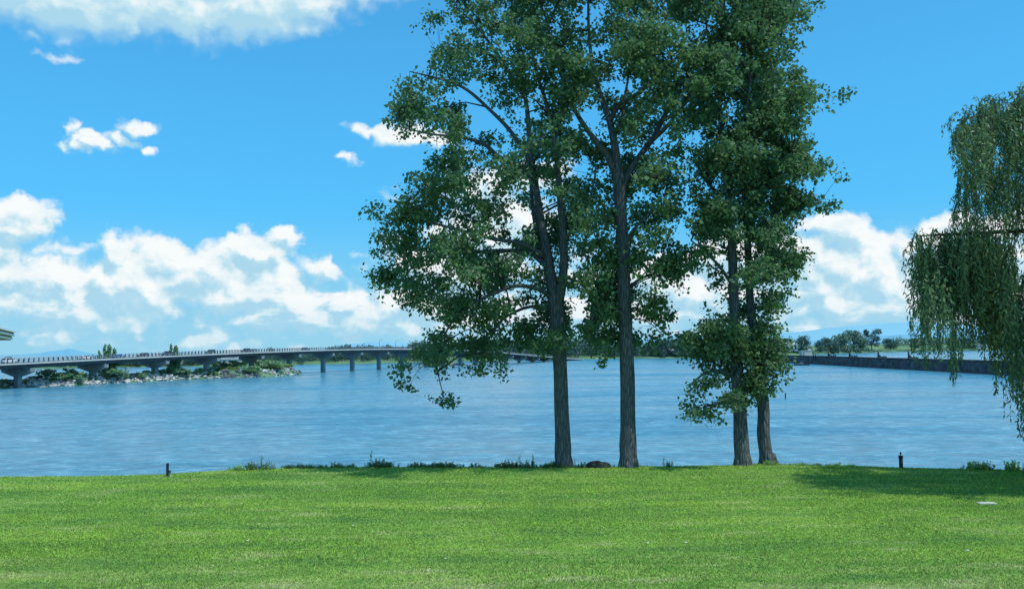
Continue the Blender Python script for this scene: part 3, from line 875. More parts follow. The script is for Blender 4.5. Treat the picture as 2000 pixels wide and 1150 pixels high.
poplar((1228, 911), [(1228, 909, 38, 0), (1227, 880, 34, 0), (1226, 830, 30, 0), (1225, 740, 28, 0), (1223, 660, 27, 0), (1219, 580, 26, 0), (1217, 500, 25, 0), (1213, 420, 24, 0), (1210, 365, 24, 0), (1205, 320, 18, 0), (1199, 275, 15, 0), (1190, 235, 13, .2), (1176, 195, 11, .4), (1160, 140, 8, .5), (1150, 60, 6, .6), (1150, -40, 4, .6), (1155, -120, 3, .6)],
       [[(1203, 345, 14, 0), (1188, 308, 13, -.3), (1172, 285, 12, -.6), (1150, 258, 10, -.9), (1126, 222, 9, -1.2), (1108, 180, 7, -1.4), (1088, 125, 5, -1.6), (1070, 50, 3, -1.6)],
        [(1215, 365, 15, 0), (1232, 332, 14, .2), (1256, 296, 12, .5), (1278, 266, 11, .8), (1300, 222, 9, 1.1), (1330, 178, 8, 1.4), (1372, 168, 6, 1.6), (1410, 140, 4, 1.8)],
        [(1192, 240, 10, .2), (1206, 208, 9, 0), (1250, 180, 8, -.5), (1292, 140, 6, -1), (1330, 105, 5, -1.4), (1380, 60, 3, -1.8)],
        [(1262, 285, 9, .5), (1300, 250, 8, -.4), (1340, 200, 7, -.9), (1390, 150, 5, -1.3), (1430, 110, 3, -1.6)],
        [(1198, 270, 7, .1), (1215, 235, 6, .9), (1222, 180, 5, 1.6), (1240, 90, 4, 2), (1262, 0, 3, 2.2)],
        [(1216, 480, 7, 0), (1245, 440, 6, -.6), (1280, 410, 5, -1.1), (1315, 385, 3, -1.4)],
        [(1219, 570, 7, 0), (1250, 545, 6, .5), (1290, 530, 4, 1), (1325, 525, 3, 1.3)],
        [(1222, 620, 7, 0), (1195, 600, 6, -.6), (1165, 610, 5, -1), (1150, 650, 4, -1.3), (1155, 700, 3, -1.4)]],
       [(T2, 1480, 4.4, 130, -.10, 0), (T2L, 70, 1.6, 45, -.3, -.2), (T2R, 100, 2.0, 60, -.2, .6)], M_poplar2, 'tallest straight poplar, bare trunk dividing into three limbs high up', 5.7, D2, 37, (215, 900), 2)
poplar((1451, 908), [(1451, 906, 32, 0), (1449, 880, 29, 0), (1446, 820, 27, 0), (1441, 750, 24, 0), (1437, 660, 21, 0), (1433, 580, 19, 0), (1430, 490, 17, 0), (1425, 410, 15, 0), (1416, 330, 12, -.2), (1408, 250, 10, -.3), (1405, 160, 8, -.3), (1410, 60, 6, -.2), (1420, -60, 4, 0)],
       [[(1432, 560, 8, 0), (1405, 520, 6, -.7), (1375, 490, 4, -1.2), (1350, 470, 3, -1.5)],
        [(1426, 430, 9, 0), (1400, 380, 7, .6), (1370, 340, 5, 1.1), (1350, 290, 3, 1.4)],
        [(1416, 330, 8, 0), (1440, 270, 6, -.9), (1460, 200, 5, -1.5), (1470, 110, 3, -1.8)],
        [(1440, 740, 6, 0), (1410, 725, 5, -.6), (1375, 730, 4, -1), (1345, 755, 3, -1.2)],
        [(1443, 790, 5, 0), (1420, 780, 4, -.6), (1395, 790, 3, -.9)]],
       [(T3, 900, 3.2, 80, -.18, -.3), (T3s, 210, 1.8, 55, -.06, -.4), (T3c, 22, 1.0, 30, -.2, .3)], M_poplar, 'upright poplar with leafy shoots low on its trunk, left of the close pair', 9.1, D3, 37, (470, 625))
poplar((1499, 905), [(1500, 902, 32, 0), (1495, 880, 26, 0), (1491, 845, 24, 0), (1491, 800, 23, 0), (1487, 760, 22, 0), (1479, 700, 19, 0), (1471, 640, 17, 0), (1464, 570, 15, 0), (1461, 490, 14, 0), (1457, 410, 13, 0), (1453, 340, 11, .2), (1457, 260, 9, .3), (1462, 160, 7, .3), (1475, 60, 5, .2), (1490, -60, 3, 0)],
       [[(1456, 400, 9, 0), (1480, 362, 8, -.6), (1512, 328, 5, -1), (1545, 305, 2, -1.2)],
        [(1460, 470, 9, 0), (1485, 440, 7, .6), (1520, 428, 4, 1.0), (1552, 415, 2, 1.1)],
        [(1456, 280, 8, .2), (1485, 240, 7, .9), (1520, 208, 4, 1.3), (1550, 190, 2, 1.4)],
        [(1462, 170, 7, .2), (1490, 120, 6, -.8), (1525, 70, 4, -1.4), (1545, 10, 3, -1.6)],
        [(1464, 560, 7, 0), (1495, 545, 5, -.6), (1535, 535, 2, -1)],
        [(1478, 690, 6, 0), (1500, 675, 5, -.5), (1525, 665, 3, -.8)]],
       [(T4, 950, 3.4, 85, -.18, .3), (T4s, 130, 1.5, 55, -.05, 0), (T4c, 36, 1.1, 30, -.2, .5), (T4r, 110, 1.6, 50, -.3, .2)], M_poplar2, 'poplar with a crooked leaning trunk, right of the close pair', 13.9, D4, 37, (540, 625))


# ------------------------------------------------------------------ weeping willow
def willow():
    d0 = 34.5
    W = [(2230, 60), (2100, 110), (1990, 172), (1960, 195), (1905, 200), (1870, 220), (1855, 245), (1850, 300), (1862, 330), (1868, 400), (1868, 440), (1790, 452), (1776, 470), (1772, 540), (1785, 610), (1795, 690), (1815, 705), (1830, 640), (1856, 740), (1872, 665), (1898, 650), (1900, 560), (1922, 590), (1925, 690), (1945, 705), (1950, 740), (1965, 785), (1985, 835), (2010, 842), (2100, 850), (2300, 850), (2500, 830), (2650, 700), (2680, 450), (2600, 250), (2450, 110)]
    base = at(2235, 930, d0)
    root = empty('willow_tree', (base.x, base.y, 0), 'weeping willow with long hanging strands at the right edge of the lawn', 'tree')
    tr = smooth_path([(base.x, base.y, -.4, .75), (base.x, base.y, .3, .6), (base.x - .1, base.y, 2.5, .5), (base.x - .3, base.y, 5, .42), (base.x - .2, base.y, 8, .28), (base.x, base.y + .3, 11.5, .16), (base.x, base.y + .3, 15, .06)], 5)
    mb = MB(); mb.tube([p[:3] for p in tr], [p[3] for p in tr], 16, wob=.12); mb.build('trunk', M_barkw, root)
    lims = [[(2225, 560, 20, 0), (2120, 470, 14, -.5), (2010, 452, 10, -.8), (1920, 455, 7, -.9), (1840, 458, 4, -.8), (1785, 462, 2, -.7)],
            [(2230, 420, 18, 0), (2120, 330, 13, .8), (2020, 265, 9, 1.2), (1930, 230, 6, 1.2), (1870, 235, 3, 1)],
            [(2230, 300, 14, 0), (2130, 210, 9, -.8), (2040, 180, 6, -1.2), (1985, 185, 3, -1.3)],
            [(2240, 520, 18, 0), (2350, 420, 13, .8), (2480, 380, 9, 1), (2600, 400, 4, 1)],
            [(2232, 380, 16, 0), (2250, 280, 12, 3), (2240, 230, 8, 5), (2230, 240, 4, 6.5)],
            [(2232, 480, 16, 0), (2240, 400, 12, -3), (2220, 360, 8, -5), (2200, 370, 4, -6.5)]]
    for lb in lims:
        lp = smooth_path(limb_pts(lb, d0), 5)
        mb = MB(); mb.tube([p[:3] for p in lp], [p[3] for p in lp], 9, wob=.08); mb.build('limb', M_barkw, root)
    # hanging strands
    WT = [(2230, 60), (2100, 110), (1990, 172), (1960, 195), (1905, 200), (1870, 220), (1855, 245), (1850, 300), (1880, 330), (2000, 420), (2200, 470), (2450, 420), (2620, 330), (2600, 250), (2450, 110)]
    CURT = [sample_poly(W, 260, 5.2, 170, 3, -.12, 1.3, 3.3, d0), sample_poly(WT, 440, 5.0, 150, 2, -.30, 1.1, 6.3, d0)]
    tops = []
    for cc, per in zip(CURT, (9, 9)):
        ii = np.repeat(np.arange(len(cc)), per); tops.append(cc[ii] + RNG.normal(size=(len(ii), 3)) * np.array([.17, .17, .32]))
    nlong = len(tops[0]); tops = np.concatenate(tops)
    CURT.append(sample_poly([(2030, 260), (2300, 160), (2600, 380), (2560, 800), (2060, 800)], 330, 5.0, 160, 3, -.4, 1.3, 8.8, d0))  # extra out-of-view strands, added to darken the willow's shadow on the lawn
    ii = np.repeat(np.arange(330), 8); tops = np.concatenate([tops, CURT[2][ii] + RNG.normal(size=(len(ii), 3)) * np.array([.2, .2, .32])])
    for poly_, n_, th_, per_, off_ in (([(1782, 455), (1850, 444), (1960, 446), (1960, 560), (1905, 545), (1850, 530), (1790, 520)], 58, 1.3, 9, -.8),
                                      ([(1925, 440), (2050, 430), (2080, 820), (2000, 800), (1965, 740), (1940, 650), (1925, 560)], 40, 2.6, 9, -.3)):
        cc = sample_poly(poly_, n_, th_, 60, 2, -.45, 1.3, 2.2, d0 + off_); ii = np.repeat(np.arange(n_), per_)
        tops = np.concatenate([tops, cc[ii] + RNG.normal(size=(len(ii), 3)) * np.array([.2, .2, .30])])
    nall = len(tops)
    LP = []; LA = []; st = MB()
    Fv, Rv, Uv = np.array(FW), np.array(RT), np.array(UP)
    for i, p in enumerate(tops):
        L = RNG.uniform(.9, 2.6) if (i < nlong or i > nall - 882) else RNG.uniform(.5, 1.3); n = int(L / .08)
        sway = RNG.normal(0, .05, 2); out = np.array([RNG.normal(0, .25), RNG.normal(0, .25)])
        t = np.linspace(0, 1, n)
        q = np.stack([p[0] + out[0] * (1 - (1 - t) ** 3) + sway[0] * L * t, p[1] + out[1] * (1 - (1 - t) ** 3) + sway[1] * L * t, p[2] + .15 * np.sin(t * 3) - L * t], 1)
        dd = q - np.array(EYE); fz = dd @ Fv
        pp = np.stack([1000 + F * (dd @ Rv) / fz, 575 - F * (dd @ Uv) / fz], 1)
        ok = poly_sd(W, pp) > -14
        if not ok.all():
            n2 = int(np.argmax(~ok)); q = q[:n2]
        if len(q) < 5: continue
        st.tube([q[0], q[len(q) // 2], q[-1]], [.008, .006, .004], 3, 1, False)
        for rep in range(2 if RNG.random() < (.45 if p[0] < 20.3 and p[2] < 10.5 else .8) else 1):
            LP.append(q + RNG.normal(0, .03, q.shape))
            a = RNG.normal(0, .55, q.shape); a[:, 2] -= 1.0
            LA.append(unit(a))
    P = np.concatenate(LP); A = np.concatenate(LA); N = len(P)
    V, Q = leaf_quads(P, RNG.uniform(.16, .27, N), RNG.uniform(.042, .07, N), A)
    tv = np.array(st.v); tf = np.array(st.f)
    me = np_mesh('crown', np.concatenate([V, tv]) - np.array([base.x, base.y, 0]), np.concatenate([Q, tf + len(V)]), [M_willow, M_twig], np.concatenate([np.zeros(len(Q)), np.ones(len(tf))]))
    link('crown', me, root)


willow()


# ------------------------------------------------------------------ small tree prototypes (unit height)
def proto_tree(kind, leafmat, seed, nleaf=1500, lsz=.055):
    """returns (trunk mesh, crown mesh), height 1, base at z=0"""
    rs = np.random.default_rng(seed)
    C = []; Rr = []
    if kind == 'round':
        for k in range(22):
            a = rs.uniform(0, 6.28); r = rs.uniform(.08, .36); z = rs.uniform(.10, .86) if k > 5 else rs.uniform(.08, .3)
            r *= 1 - max(0, z - .55) * 1.4
            C.append((r * math.cos(a), r * math.sin(a), z)); Rr.append(rs.uniform(.12, .21))
    elif kind == 'spire':
        for k in range(14):
            z = .10 + .84 * k / 13; r = .13 * (1 - z) + .015
            a = rs.uniform(0, 6.28)
            C.append((r * .6 * math.cos(a), r * .6 * math.sin(a), z)); Rr.append(r * 1.0 + .02)
    elif kind == 'bush':
        for k in range(13):
            a = rs.uniform(0, 6.28); r = rs.uniform(.05, .45); z = rs.uniform(.12, .78)
            r *= 1 - max(0, z - .4) * 1.1
            C.append((r * math.cos(a), r * math.sin(a), z)); Rr.append(rs.uniform(.12, .22))
    elif kind == 'open':
        for k in range(20):
            a = rs.uniform(0, 6.28); r = rs.uniform(.1, .42); z = rs.uniform(.18, .86)
            C.append((r * math.cos(a), r * math.sin(a), z)); Rr.append(rs.uniform(.10, .17))
    C = np.array(C); Rr = np.array(Rr)
    idx = rs.integers(0, len(C), nleaf)
    v = rs.normal(size=(nleaf, 3)); v /= np.linalg.norm(v, axis=1, keepdims=True)
    P = C[idx] + v * (Rr[idx] * rs.uniform(.45, 1.08, nleaf) ** .6)[:, None] * np.array([1, 1, .85])
    P[:, 2] = np.maximum(P[:, 2], .02)
    V, Q = leaf_quads(P, rs.uniform(.6, 1.3, nleaf) * lsz, rs.uniform(.5, 1.0, nleaf) * lsz)
    cr = np_mesh('crown', V, Q, [leafmat])
    mb = MB()
    top = .55 if kind != 'spire' else .9
    mb.tube([(0, 0, -.04), (.005, 0, .15), (0, .01, .35), (.01, 0, top)], [.028, .022, .018, .006], 7)
    if kind in ('round', 'open'):
        for c in C[:7]: mb.tube([(0, 0, .22), tuple(np.array([c[0] * .5, c[1] * .5, .25 + (c[2] - .25) * .6])), tuple(c)], [.014, .01, .004], 5)
    if kind == 'bush':
        for c in C[:6]: mb.tube([(0, 0, .0), tuple(c * np.array([.5, .5, .6])), tuple(c)], [.014, .01, .004], 4)
    me = bpy.data.meshes.new('trunk'); me.from_pydata([tuple(x) for x in mb.v], [], mb.f); me.materials.append(M_farbark); me.update()
    return me, cr


PROTO = {}
for k, (kind, mt, sd, nl, ls) in {
    'oak': ('round', M_far, 1, 2600, .055), 'oak2': ('round', M_far, 2, 2600, .055), 'lightoak': ('round', M_farl, 3, 2600, .055), 'openoak': ('open', M_far, 4, 2200, .055),
    'spire': ('spire', M_bush, 5, 900, .05), 'spirefat': ('spire', M_bush, 6, 900, .055), 'bush': ('bush', M_bush, 7, 1500, .075), 'bush2': ('bush', M_bush, 8, 1500, .075),
    'ybush': ('bush', M_bushy, 9, 1500, .08), 'causetree': ('round', M_bush, 10, 1700, .06)}.items():
    PROTO[k] = proto_tree(kind, mt, sd, nl, ls)


def put_tree(kind, px, top, bot, wpx, d, label, group, name='tree', cat='tree', zbase=None):
    """tree whose foot is at pixel (px,bot) at depth d, crown top at pixel row top"""
    b_ = at(px, bot, d); t_ = at(px, top, d)
    if zbase is not None: b_.z = zbase
    h = t_.z - b_.z
    base_w = {'spire': .3, 'spirefat': .3, 'oak': .85, 'oak2': .85, 'lightoak': .85, 'openoak': .95, 'causetree': .85}.get(kind, .80)
    sx = (wpx * d / F) / base_w
    root = empty(name, b_, label, cat, group)
    root.scale = (sx, sx, h); root.rotation_euler.z = random.uniform(0, 6.28)
    tr, cr = PROTO[kind]
    for nm, me in (('trunk', tr), ('crown', cr)):
        o = bpy.data.objects.new(nm, me); COL.objects.link(o); o.parent = root
    return root


# ------------------------------------------------------------------ causeway behind the bridge
CW_F = [(x_, y_ + .8) for x_, y_ in [(-500, 776), (-200, 766), (0, 758), (130, 753), (240, 747), (340, 742), (410, 738), (460, 737), (500, 735.5), (545, 733.5), (575, 731), (590, 730)]]
CW_B = [(-500, 755), (-200, 748), (0, 741), (130, 738), (240, 733), (340, 728), (410, 722), (460, 718), (500, 717), (545, 717), (575, 722), (590, 729)]


def build_causeway():
    f = resample(CW_F, 70); bk = resample(CW_B, 70)
    V = []; ROCKS = []; TOPS = []
    for i, ((x, yf), (_, yb)) in enumerate(zip(f, bk)):
        a = ground(x, yf, WATER); d = Vector((a.x, a.y, 0)).normalized()
        wd = 16 if x < 420 else 24
        k = 1.0 if x < 560 else max(.05, (590 - x) / 30)
        hh = (2.4 if x < 420 else 3.0) * k * (1 + .12 * mnoise.noise(Vector((x * .05, 0, 0))))
        for off, z in ((-3, -1.2), (0, 0), (4.5 * k, hh), (wd * .5 * k, hh * 1.06), (wd * k, hh * .9), (wd * k + 5, 0), (wd * k + 8, -1.2)):
            q = a + d * off; V.append((q.x, q.y, WATER + z))
        TOPS.append((x, a, d, hh, wd * k))
    n = 7; Q = []
    for i in range(len(f) - 1):
        for k in range(n - 1):
            q = i * n + k; Q.append((q, q + n, q + n + 1, q + 1))
    me = np_mesh('causeway', np.array(V), np.array(Q), [M_shore]); me.polygons.foreach_set('use_smooth', [True] * len(Q))
    setp(link('causeway', me), 'low grassy causeway behind the bridge piers', None, None, 'structure')
    # riprap
    mb = MB(); 
    for _ in range(1000):
        i = random.uniform(6, len(TOPS) - 1.001); j = int(i); u = i - j
        A, B = TOPS[j], TOPS[j + 1]
        if A[0] < -60: continue
        p = A[1].lerp(B[1], u); d = A[2]; hh = A[3]
        s = random.uniform(-.1, 1.0)
        q = p + d * (4.5 * s) + Vector((0, 0, hh * s + .1))
        r = random.uniform(.35, .85) * (1.35 if random.random() < .3 else 1)
        dark = 430 < A[0] < 478 or A[0] > 562
        if A[0] > 562: r *= .8
        M = Matrix.Rotation(random.uniform(0, 6.3), 3, 'Z') @ Matrix.Rotation(random.uniform(-.6, .6), 3, 'X')
        sc = Vector((r * random.uniform(.9, 1.7), r * random.uniform(.7, 1.1), r * random.uniform(.5, .9)))
        vs = []
        for (x, y, z) in ((0, 0, 1), (.9, .1, .35), (.2, .95, .3), (-.85, .3, .4), (-.4, -.85, .3), (.5, -.75, .35), (.7, .5, -.5), (-.3, .7, -.6), (-.7, -.4, -.5), (.35, -.6, -.6), (0, 0, -.9)):
            w = Vector((x, y, z)) * random.uniform(.8, 1.2)
            vs.append(q + M @ Vector((w.x * sc.x, w.y * sc.y, w.z * sc.z)))
        mb.add(vs, [(0, 1, 2), (0, 2, 3), (0, 3, 4), (0, 4, 5), (0, 5, 1), (1, 6, 2), (2, 6, 7), (2, 7, 3), (3, 7, 8), (3, 8, 4), (4, 8, 9), (4, 9, 5), (5, 9, 6), (5, 6, 1), (10, 7, 6), (10, 8, 7), (10, 9, 8), (10, 6, 9)], 1 if dark else 0)
    setp(mb.build('riprap', [M_rock, M_rockd]), 'pale broken rocks heaped along the causeway waterline', 'rocks', None, 'stuff')
    return TOPS


CWT = build_causeway()


def cw_place(kind, px, top, wpx, s, label, group, name='shrub', cat='shrub'):
    """tree on the causeway; s = 0 front slope .. 1 back"""
    A = min(CWT, key=lambda t: abs(t[0] - px))
    d = A[1] + A[2] * (2 + s * (A[4] - 4))
    z = WATER + A[3] * (.55 if s < .05 else 1.0) - .15
    p = at(px, 720, d.y)
    r = put_tree(kind, px, top, 740, wpx, d.y, label, group, name, cat, zbase=z)
    return r


G_SH = 'shrubs growing on the causeway behind the bridge'
for (kd, px, tp, w, s, lb) in [
    ('bush', 92, 716, 26, .5, 'tall bush leaning over the causeway rocks between the first and second bridge piers'),
    ('bush2', 106, 727, 18, .1, 'low bush at the foot of the tallest bush by the first bridge span'),
    ('bush', 122, 724, 24, .05, 'dark bush reaching down to the water in the first bridge span'),
    ('bush2', 134, 717, 20, .6, 'tall pale bush in the middle of the first bridge span'),
    ('bush', 148, 719, 26, .03, 'dark round bush just left of the second bridge pier'),
    ('bush2', 166, 728, 22, .3, 'low bush half hidden by the second bridge pier'),
    ('ybush', 46, 741, 14, .02, 'small yellow green clump beside the first bridge pier'),
    ('ybush', 190, 735, 12, .4, 'small green clump right of the second bridge pier'),
    ('bush', 218, 713, 34, .1, 'large dark bush under the deck right of the second bridge pier'),
    ('bush', 287, 721, 18, .3, 'bush just left of the third bridge pier'),
    ('bush2', 314, 720, 18, .3, 'bush just right of the third bridge pier'),
    ('bush2', 338, 706, 28, .5, 'tall bushy shrub left of centre in the third bridge span'),
    ('bush', 353, 716, 26, .05, 'dark shrub down at the water in the third bridge span'),
    ('ybush', 376, 727, 26, .6, 'low grassy clump left of the fourth bridge pier'),
    ('ybush', 420, 718, 30, .6, 'yellow green thicket right of the fourth bridge pier'),
    ('bush', 432, 704, 28, .8, 'grey green shrub behind the thicket in the fourth bridge span'),
    ('ybush', 448, 716, 30, .4, 'broad yellow green thicket above dark rocks left of the fifth pier'),
    ('bush2', 466, 703, 32, .8, 'tall green shrub just left of the fifth bridge pier'),
    ('bush', 498, 712, 22, .0, 'dark shrub at the foot of the fifth bridge pier'),
    ('bush', 524, 698, 34, .3, 'tallest green shrub on the tip of the causeway'),
    ('bush2', 538, 714, 28, .05, 'dark shrub by the water near the causeway tip'),
    ('ybush', 510, 714, 30, .5, 'pale green thicket behind the fifth bridge pier'),
    ('ybush', 552, 711, 32, .5, 'bright green rounded thicket on the causeway tip'),
]:
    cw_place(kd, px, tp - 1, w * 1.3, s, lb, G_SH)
for k, px in enumerate([8, 62, 76, 110, 140, 158, 205, 232, 262, 276, 302, 325, 366, 388, 396, 412, 440, 456, 484, 530]):
    cw_place('ybush' if k % 3 else 'bush2', px, float(np.interp(px, [c[0] for c in CW_B], [c[1] for c in CW_B])) - 3 - (k * 7 % 5), 16 + (k * 5 % 12), (.0, .35, .7)[k % 3], 'small green clump of growth among the causeway rocks behind the bridge', 'low green clumps along the causeway')
G_PT = 'slender poplars rising above the bridge deck'
for (kd, px, tp, w, lb, nm) in [
    ('spire', 193, 684, 7, 'shortest slender poplar of the clump above the bridge', 'slender_poplar'),
    ('spire', 203.5, 672, 8, 'pointed slender poplar left of centre in the clump above the bridge', 'slender_poplar'),
    ('spirefat', 212, 672, 10, 'pointed slender poplar right of centre in the clump above the bridge', 'slender_poplar'),
    ('spirefat', 222, 679, 9, 'slender poplar at the right of the clump, beside the blue car', 'slender_poplar'),
    ('spire', 333, 671.5, 7, 'narrow dark poplar rising above the bridge beside the dark car', 'slender_poplar'),
    ('spirefat', 343, 674, 11, 'rounded poplar rising above the bridge right of the narrow dark one', 'slender_poplar')]:
    cw_place(kd, px, tp, w * 1.7, .7, lb, G_PT, nm, 'tree')
# bare tree
A = min(CWT, key=lambda t: abs(t[0] - 245)); dd = (A[1] + A[2] * 9).y
b_ = at(245, 731, dd); rt = empty('bare_tree', b_, 'small bare dead tree on the causeway in the second bridge span', 'tree')
mb = MB(); mb.tube([b_, b_ + Vector((.1, 0, 1.2)), b_ + Vector((0, 0, 2.6))], [.16, .12, .05], 6)
for k in range(9):
    z = 1.0 + k * .17; a = k * 2.3; q = b_ + Vector((.05, 0, z)); e = q + Vector((math.cos(a) * 1.0, math.sin(a) * .6, .5))
    mb.tube([q, (q + e) / 2 + Vector((0, 0, .1)), e], [.06, .045, .02], 4)
mb.build('trunk', M_farbark, rt)

# small islet further along under the bridge
def islet():
    c = ground(862, 713.5, WATER); mb = MB(); n = 24
    rings = [(1.15, -.6), (1, 0), (.8, 1.4), (.5, 2.0), (.0, 2.2)]
    vs = []
    for r, z in rings:
        for k in range(n):
            a = 2 * math.pi * k / n; w = 1 + .15 * mnoise.noise(Vector((math.cos(a), math.sin(a), r)))
            vs.append((c.x + math.cos(a) * 15 * r * w, c.y + 14 + math.sin(a) * 14 * r * w, WATER + z))
    fs = []
    for i in range(len(rings) - 1):
        for k in range(n):
            a = i * n + k; b2 = i * n + (k + 1) % n; fs.append((a, b2, b2 + n, a + n))
    mb.add(vs, fs, 0, True)
    setp(mb.build('islet', M_shore), 'small green islet under the far bridge spans', None, None, 'structure')
    mb = MB()
    for k in range(120):
        a = random.uniform(3.1, 6.3); r = random.uniform(.82, 1.0)
        mb.box((c.x + math.cos(a) * 15 * r, c.y + 14 + math.sin(a) * 14 * r, WATER + .2 + (1 - r) * 6), (random.uniform(.6, 1.6), .9, .7), random.uniform(0, 3))
    setp(mb.build('islet_rocks', M_rock), 'pale rocks around the islet under the far spans', 'rocks', None, 'stuff')
    for (px, tp, w, k, lb) in [(838, 705, 12, 'ybush', 'yellow green bush at the left end of the islet'), (850, 698, 16, 'ybush', 'tallest yellow green bush on the islet'), (876, 704, 16, 'bush', 'darker bush at the right end of the islet')]:
        put_tree(k, px, tp, 712, w, c.y + 12, lb, 'bushes on the islet', 'shrub', 'shrub', zbase=WATER + 1.3)


islet()

# ------------------------------------------------------------------ bridge
def BX(d): return -152 + .37 * (d - 273) + 9.3e-5 * (d - 273) ** 2
def Btan(d): return Vector((.37 + 2 * 9.3e-5 * (d - 273), 1, 0)).normalized()
def Bnor(d): t = Btan(d); return Vector((t.y, -t.x, 0))          # towards the near side
def bpt(d, off=0, z=0): p = Vector((BX(d), d, z)) + Bnor(d) * off; return p


def solve_d(px, py, off):
    lo, hi = 190., 860.
    for _ in range(60):
        mid = (lo + hi) / 2; p = bpt(mid, off); q = at(px, py, p.y)
        if p.x > q.x: hi = mid
        else: lo = mid
    return (lo + hi) / 2


HALF = 6.4
prof = [(-150, 719), (-60, 713), (0, 709.5), (120, 704.5), (240, 699.5), (350, 694), (460, 688.8), (570, 684.5), (680, 681.7), (775, 680.7), (908, 684), (998, 689), (1078, 697), (1140, 701)]
pd = []; pz = []
for (px, py) in prof:
    d = solve_d(px, py, HALF); p = bpt(d, HALF); pd.append(d); pz.append(at(px, py, p.y).z)
ZC = np.polyfit(np.array(pd) - 450, pz, 5)
def BZ(d): return float(np.polyval(ZC, d - 450))


D_START, D_END = pd[0], pd[-1]
bridge = empty('road_bridge', bpt(D_START, 0, WATER), 'long concrete and steel road bridge rising across the lake at the left', 'bridge')


def sweep(section, ds, closed=True):
    """section: [(off, dz)]"""
    vs = []; n = len(section)
    for d in ds:
        z = BZ(d)
        for off, dz in section: vs.append(bpt(d, off, z + dz))
    fs = []
    for i in range(len(ds) - 1):
        for k in range(n if closed else n - 1):
            a = i * n + k; b2 = i * n + (k + 1) % n; fs.append((a, b2, b2 + n, a + n))
    if closed: fs.append(tuple(range(n))[::-1]); fs.append(tuple(range((len(ds) - 1) * n, len(ds) * n)))
    return vs, fs


DS = np.linspace(D_START, D_END, 110)
mb = MB()
mb.add(*sweep([(-HALF, -.5), (HALF, -.5), (HALF, 0), (HALF - .45, 0), (HALF - .45, -.15), (-HALF + .45, -.15), (-HALF + .45, 0), (-HALF, 0)], DS)); mb.build('deck', M_conc_l, bridge)
mb = MB(); mb.add(*sweep([(-HALF + .6, -.135), (HALF - .6, -.135), (HALF - .6, -.12), (-HALF + .6, -.12)], DS)); mb.build('roadway', M_asph, bridge)
for off in (-5.0, -1.7, 1.7, 5.0):
    mb = MB(); mb.add(*sweep([(off - .25, -.503), (off + .25, -.503), (off + .05, -.62), (off + .05, -1.62), (off + .3, -1.72), (off - .3, -1.72), (off - .05, -1.62), (off - .05, -.62)], DS)); mb.build('girder', M_steel, bridge)
# horizontal rails along both deck edges
for sgn, nm in ((1, 'rail'), (-1, 'rail')):
    for hz in (.55, 1.08):
        mb = MB(); o = sgn * (HALF - .22)
        mb.add(*sweep([(o - .04, hz - .05), (o + .04, hz - .05), (o + .04, hz + .05), (o - .04, hz + .05)], DS)); mb.build('rail', M_rail, bridge)
# posts: the hundred that show largest as parts, the others as one
d = solve_d(0, 709, HALF) - 1; k = 0
rest = MB(); pm = None
while d < D_END:
    p = bpt(d, HALF - .22, BZ(d)); ang = math.atan2(Btan(d).y, Btan(d).x)
    if k < 100:
        mb = MB(); mb.box(p + Vector((0, 0, .56)), (.27, .14, 1.12), ang); mb.build('rail_post', M_post, bridge)
    else:
        rest.box(p + Vector((0, 0, .56)), (.27, .14, 1.12), ang)
    k += 1
    q = bpt(d, -HALF + .22, BZ(d)); rest.box(q + Vector((0, 0, .56)), (.27, .14, 1.12), ang)
    d += 1.72
rp = rest.build('distant_rail_posts', M_post, bridge); rp['kind'] = 'stuff'
PIERS = [-128, 35, 181, 302, 403, 491, 565, 631, 688, 740, 785, 832, 866, 899, 930, 960, 988, 1014, 1040, 1062]
for i, px in enumerate(PIERS):
    d = solve_d(px, 735, 0); c = bpt(d, 0, 0); t = Btan(d); n = Bnor(d); zt = BZ(d) - 1.77
    if zt - WATER < 1.2: continue
    a = math.atan2(n.y, n.x)
    hcol = zt - 2.6
    if hcol < WATER + .4: hcol = WATER + .4
    mb = MB(); mb.box((c.x, c.y, (hcol + .05 + WATER - 1.5) / 2), (1.9, 1.5, hcol + .05 - WATER + 1.5), a)
    pier = mb.build('pier', M_conc, bridge)
    mb = MB(); w = HALF - .4
    lo = min(1.2, (zt - hcol) * .5)
    poly = [c + n * s + Vector((0, 0, z)) - t * .85 for s, z in ((-w, zt - .08), (w, zt - .08), (w, zt - lo), (1.1, hcol + .0), (-1.1, hcol + .0), (-w, zt - lo))]
    mb.prism(poly, t * 1.7); mb.build('pier_cap', M_conc, pier)
    for off in (-5.0, -1.7, 1.7, 5.0): mb = MB(); mb.box(c + n * off + Vector((0, 0, zt + .0)), (.8, .8, .16), a); mb.build('bearing', M_conc_l, pier)

for px, lb in ((741, 'left'), (773, 'right')):
    d = solve_d(px, 680, -HALF + .3); p = bpt(d, -HALF + .3, BZ(d)); rt = empty('street_lamp', p, lb + ' of two thin street lamps on the far side of the bridge crest', 'street lamp')
    mb = MB(); mb.tube([p, p + Vector((0, 0, 4.6))], [.11, .07], 8); mb.build('pole', M_post, rt)
    mb = MB(); mb.tube([p + Vector((0, 0, 4.55)), p + Bnor(d) * .7 + Vector((0, 0, 4.8)), p + Bnor(d) * 1.3 + Vector((0, 0, 4.8))], [.06, .05, .05], 6); mb.box(p + Bnor(d) * 1.5 + Vector((0, 0, 4.77)), (.7, .35, .16), math.atan2(Bnor(d).y, Bnor(d).x)); mb.build('lamp_head', M_post, rt)
# ------------------------------------------------------------------ cars on the bridge
def car_paint(name, col): return mat_plain(name, col, .3, .05, 1, spec=.5, coat=.5)


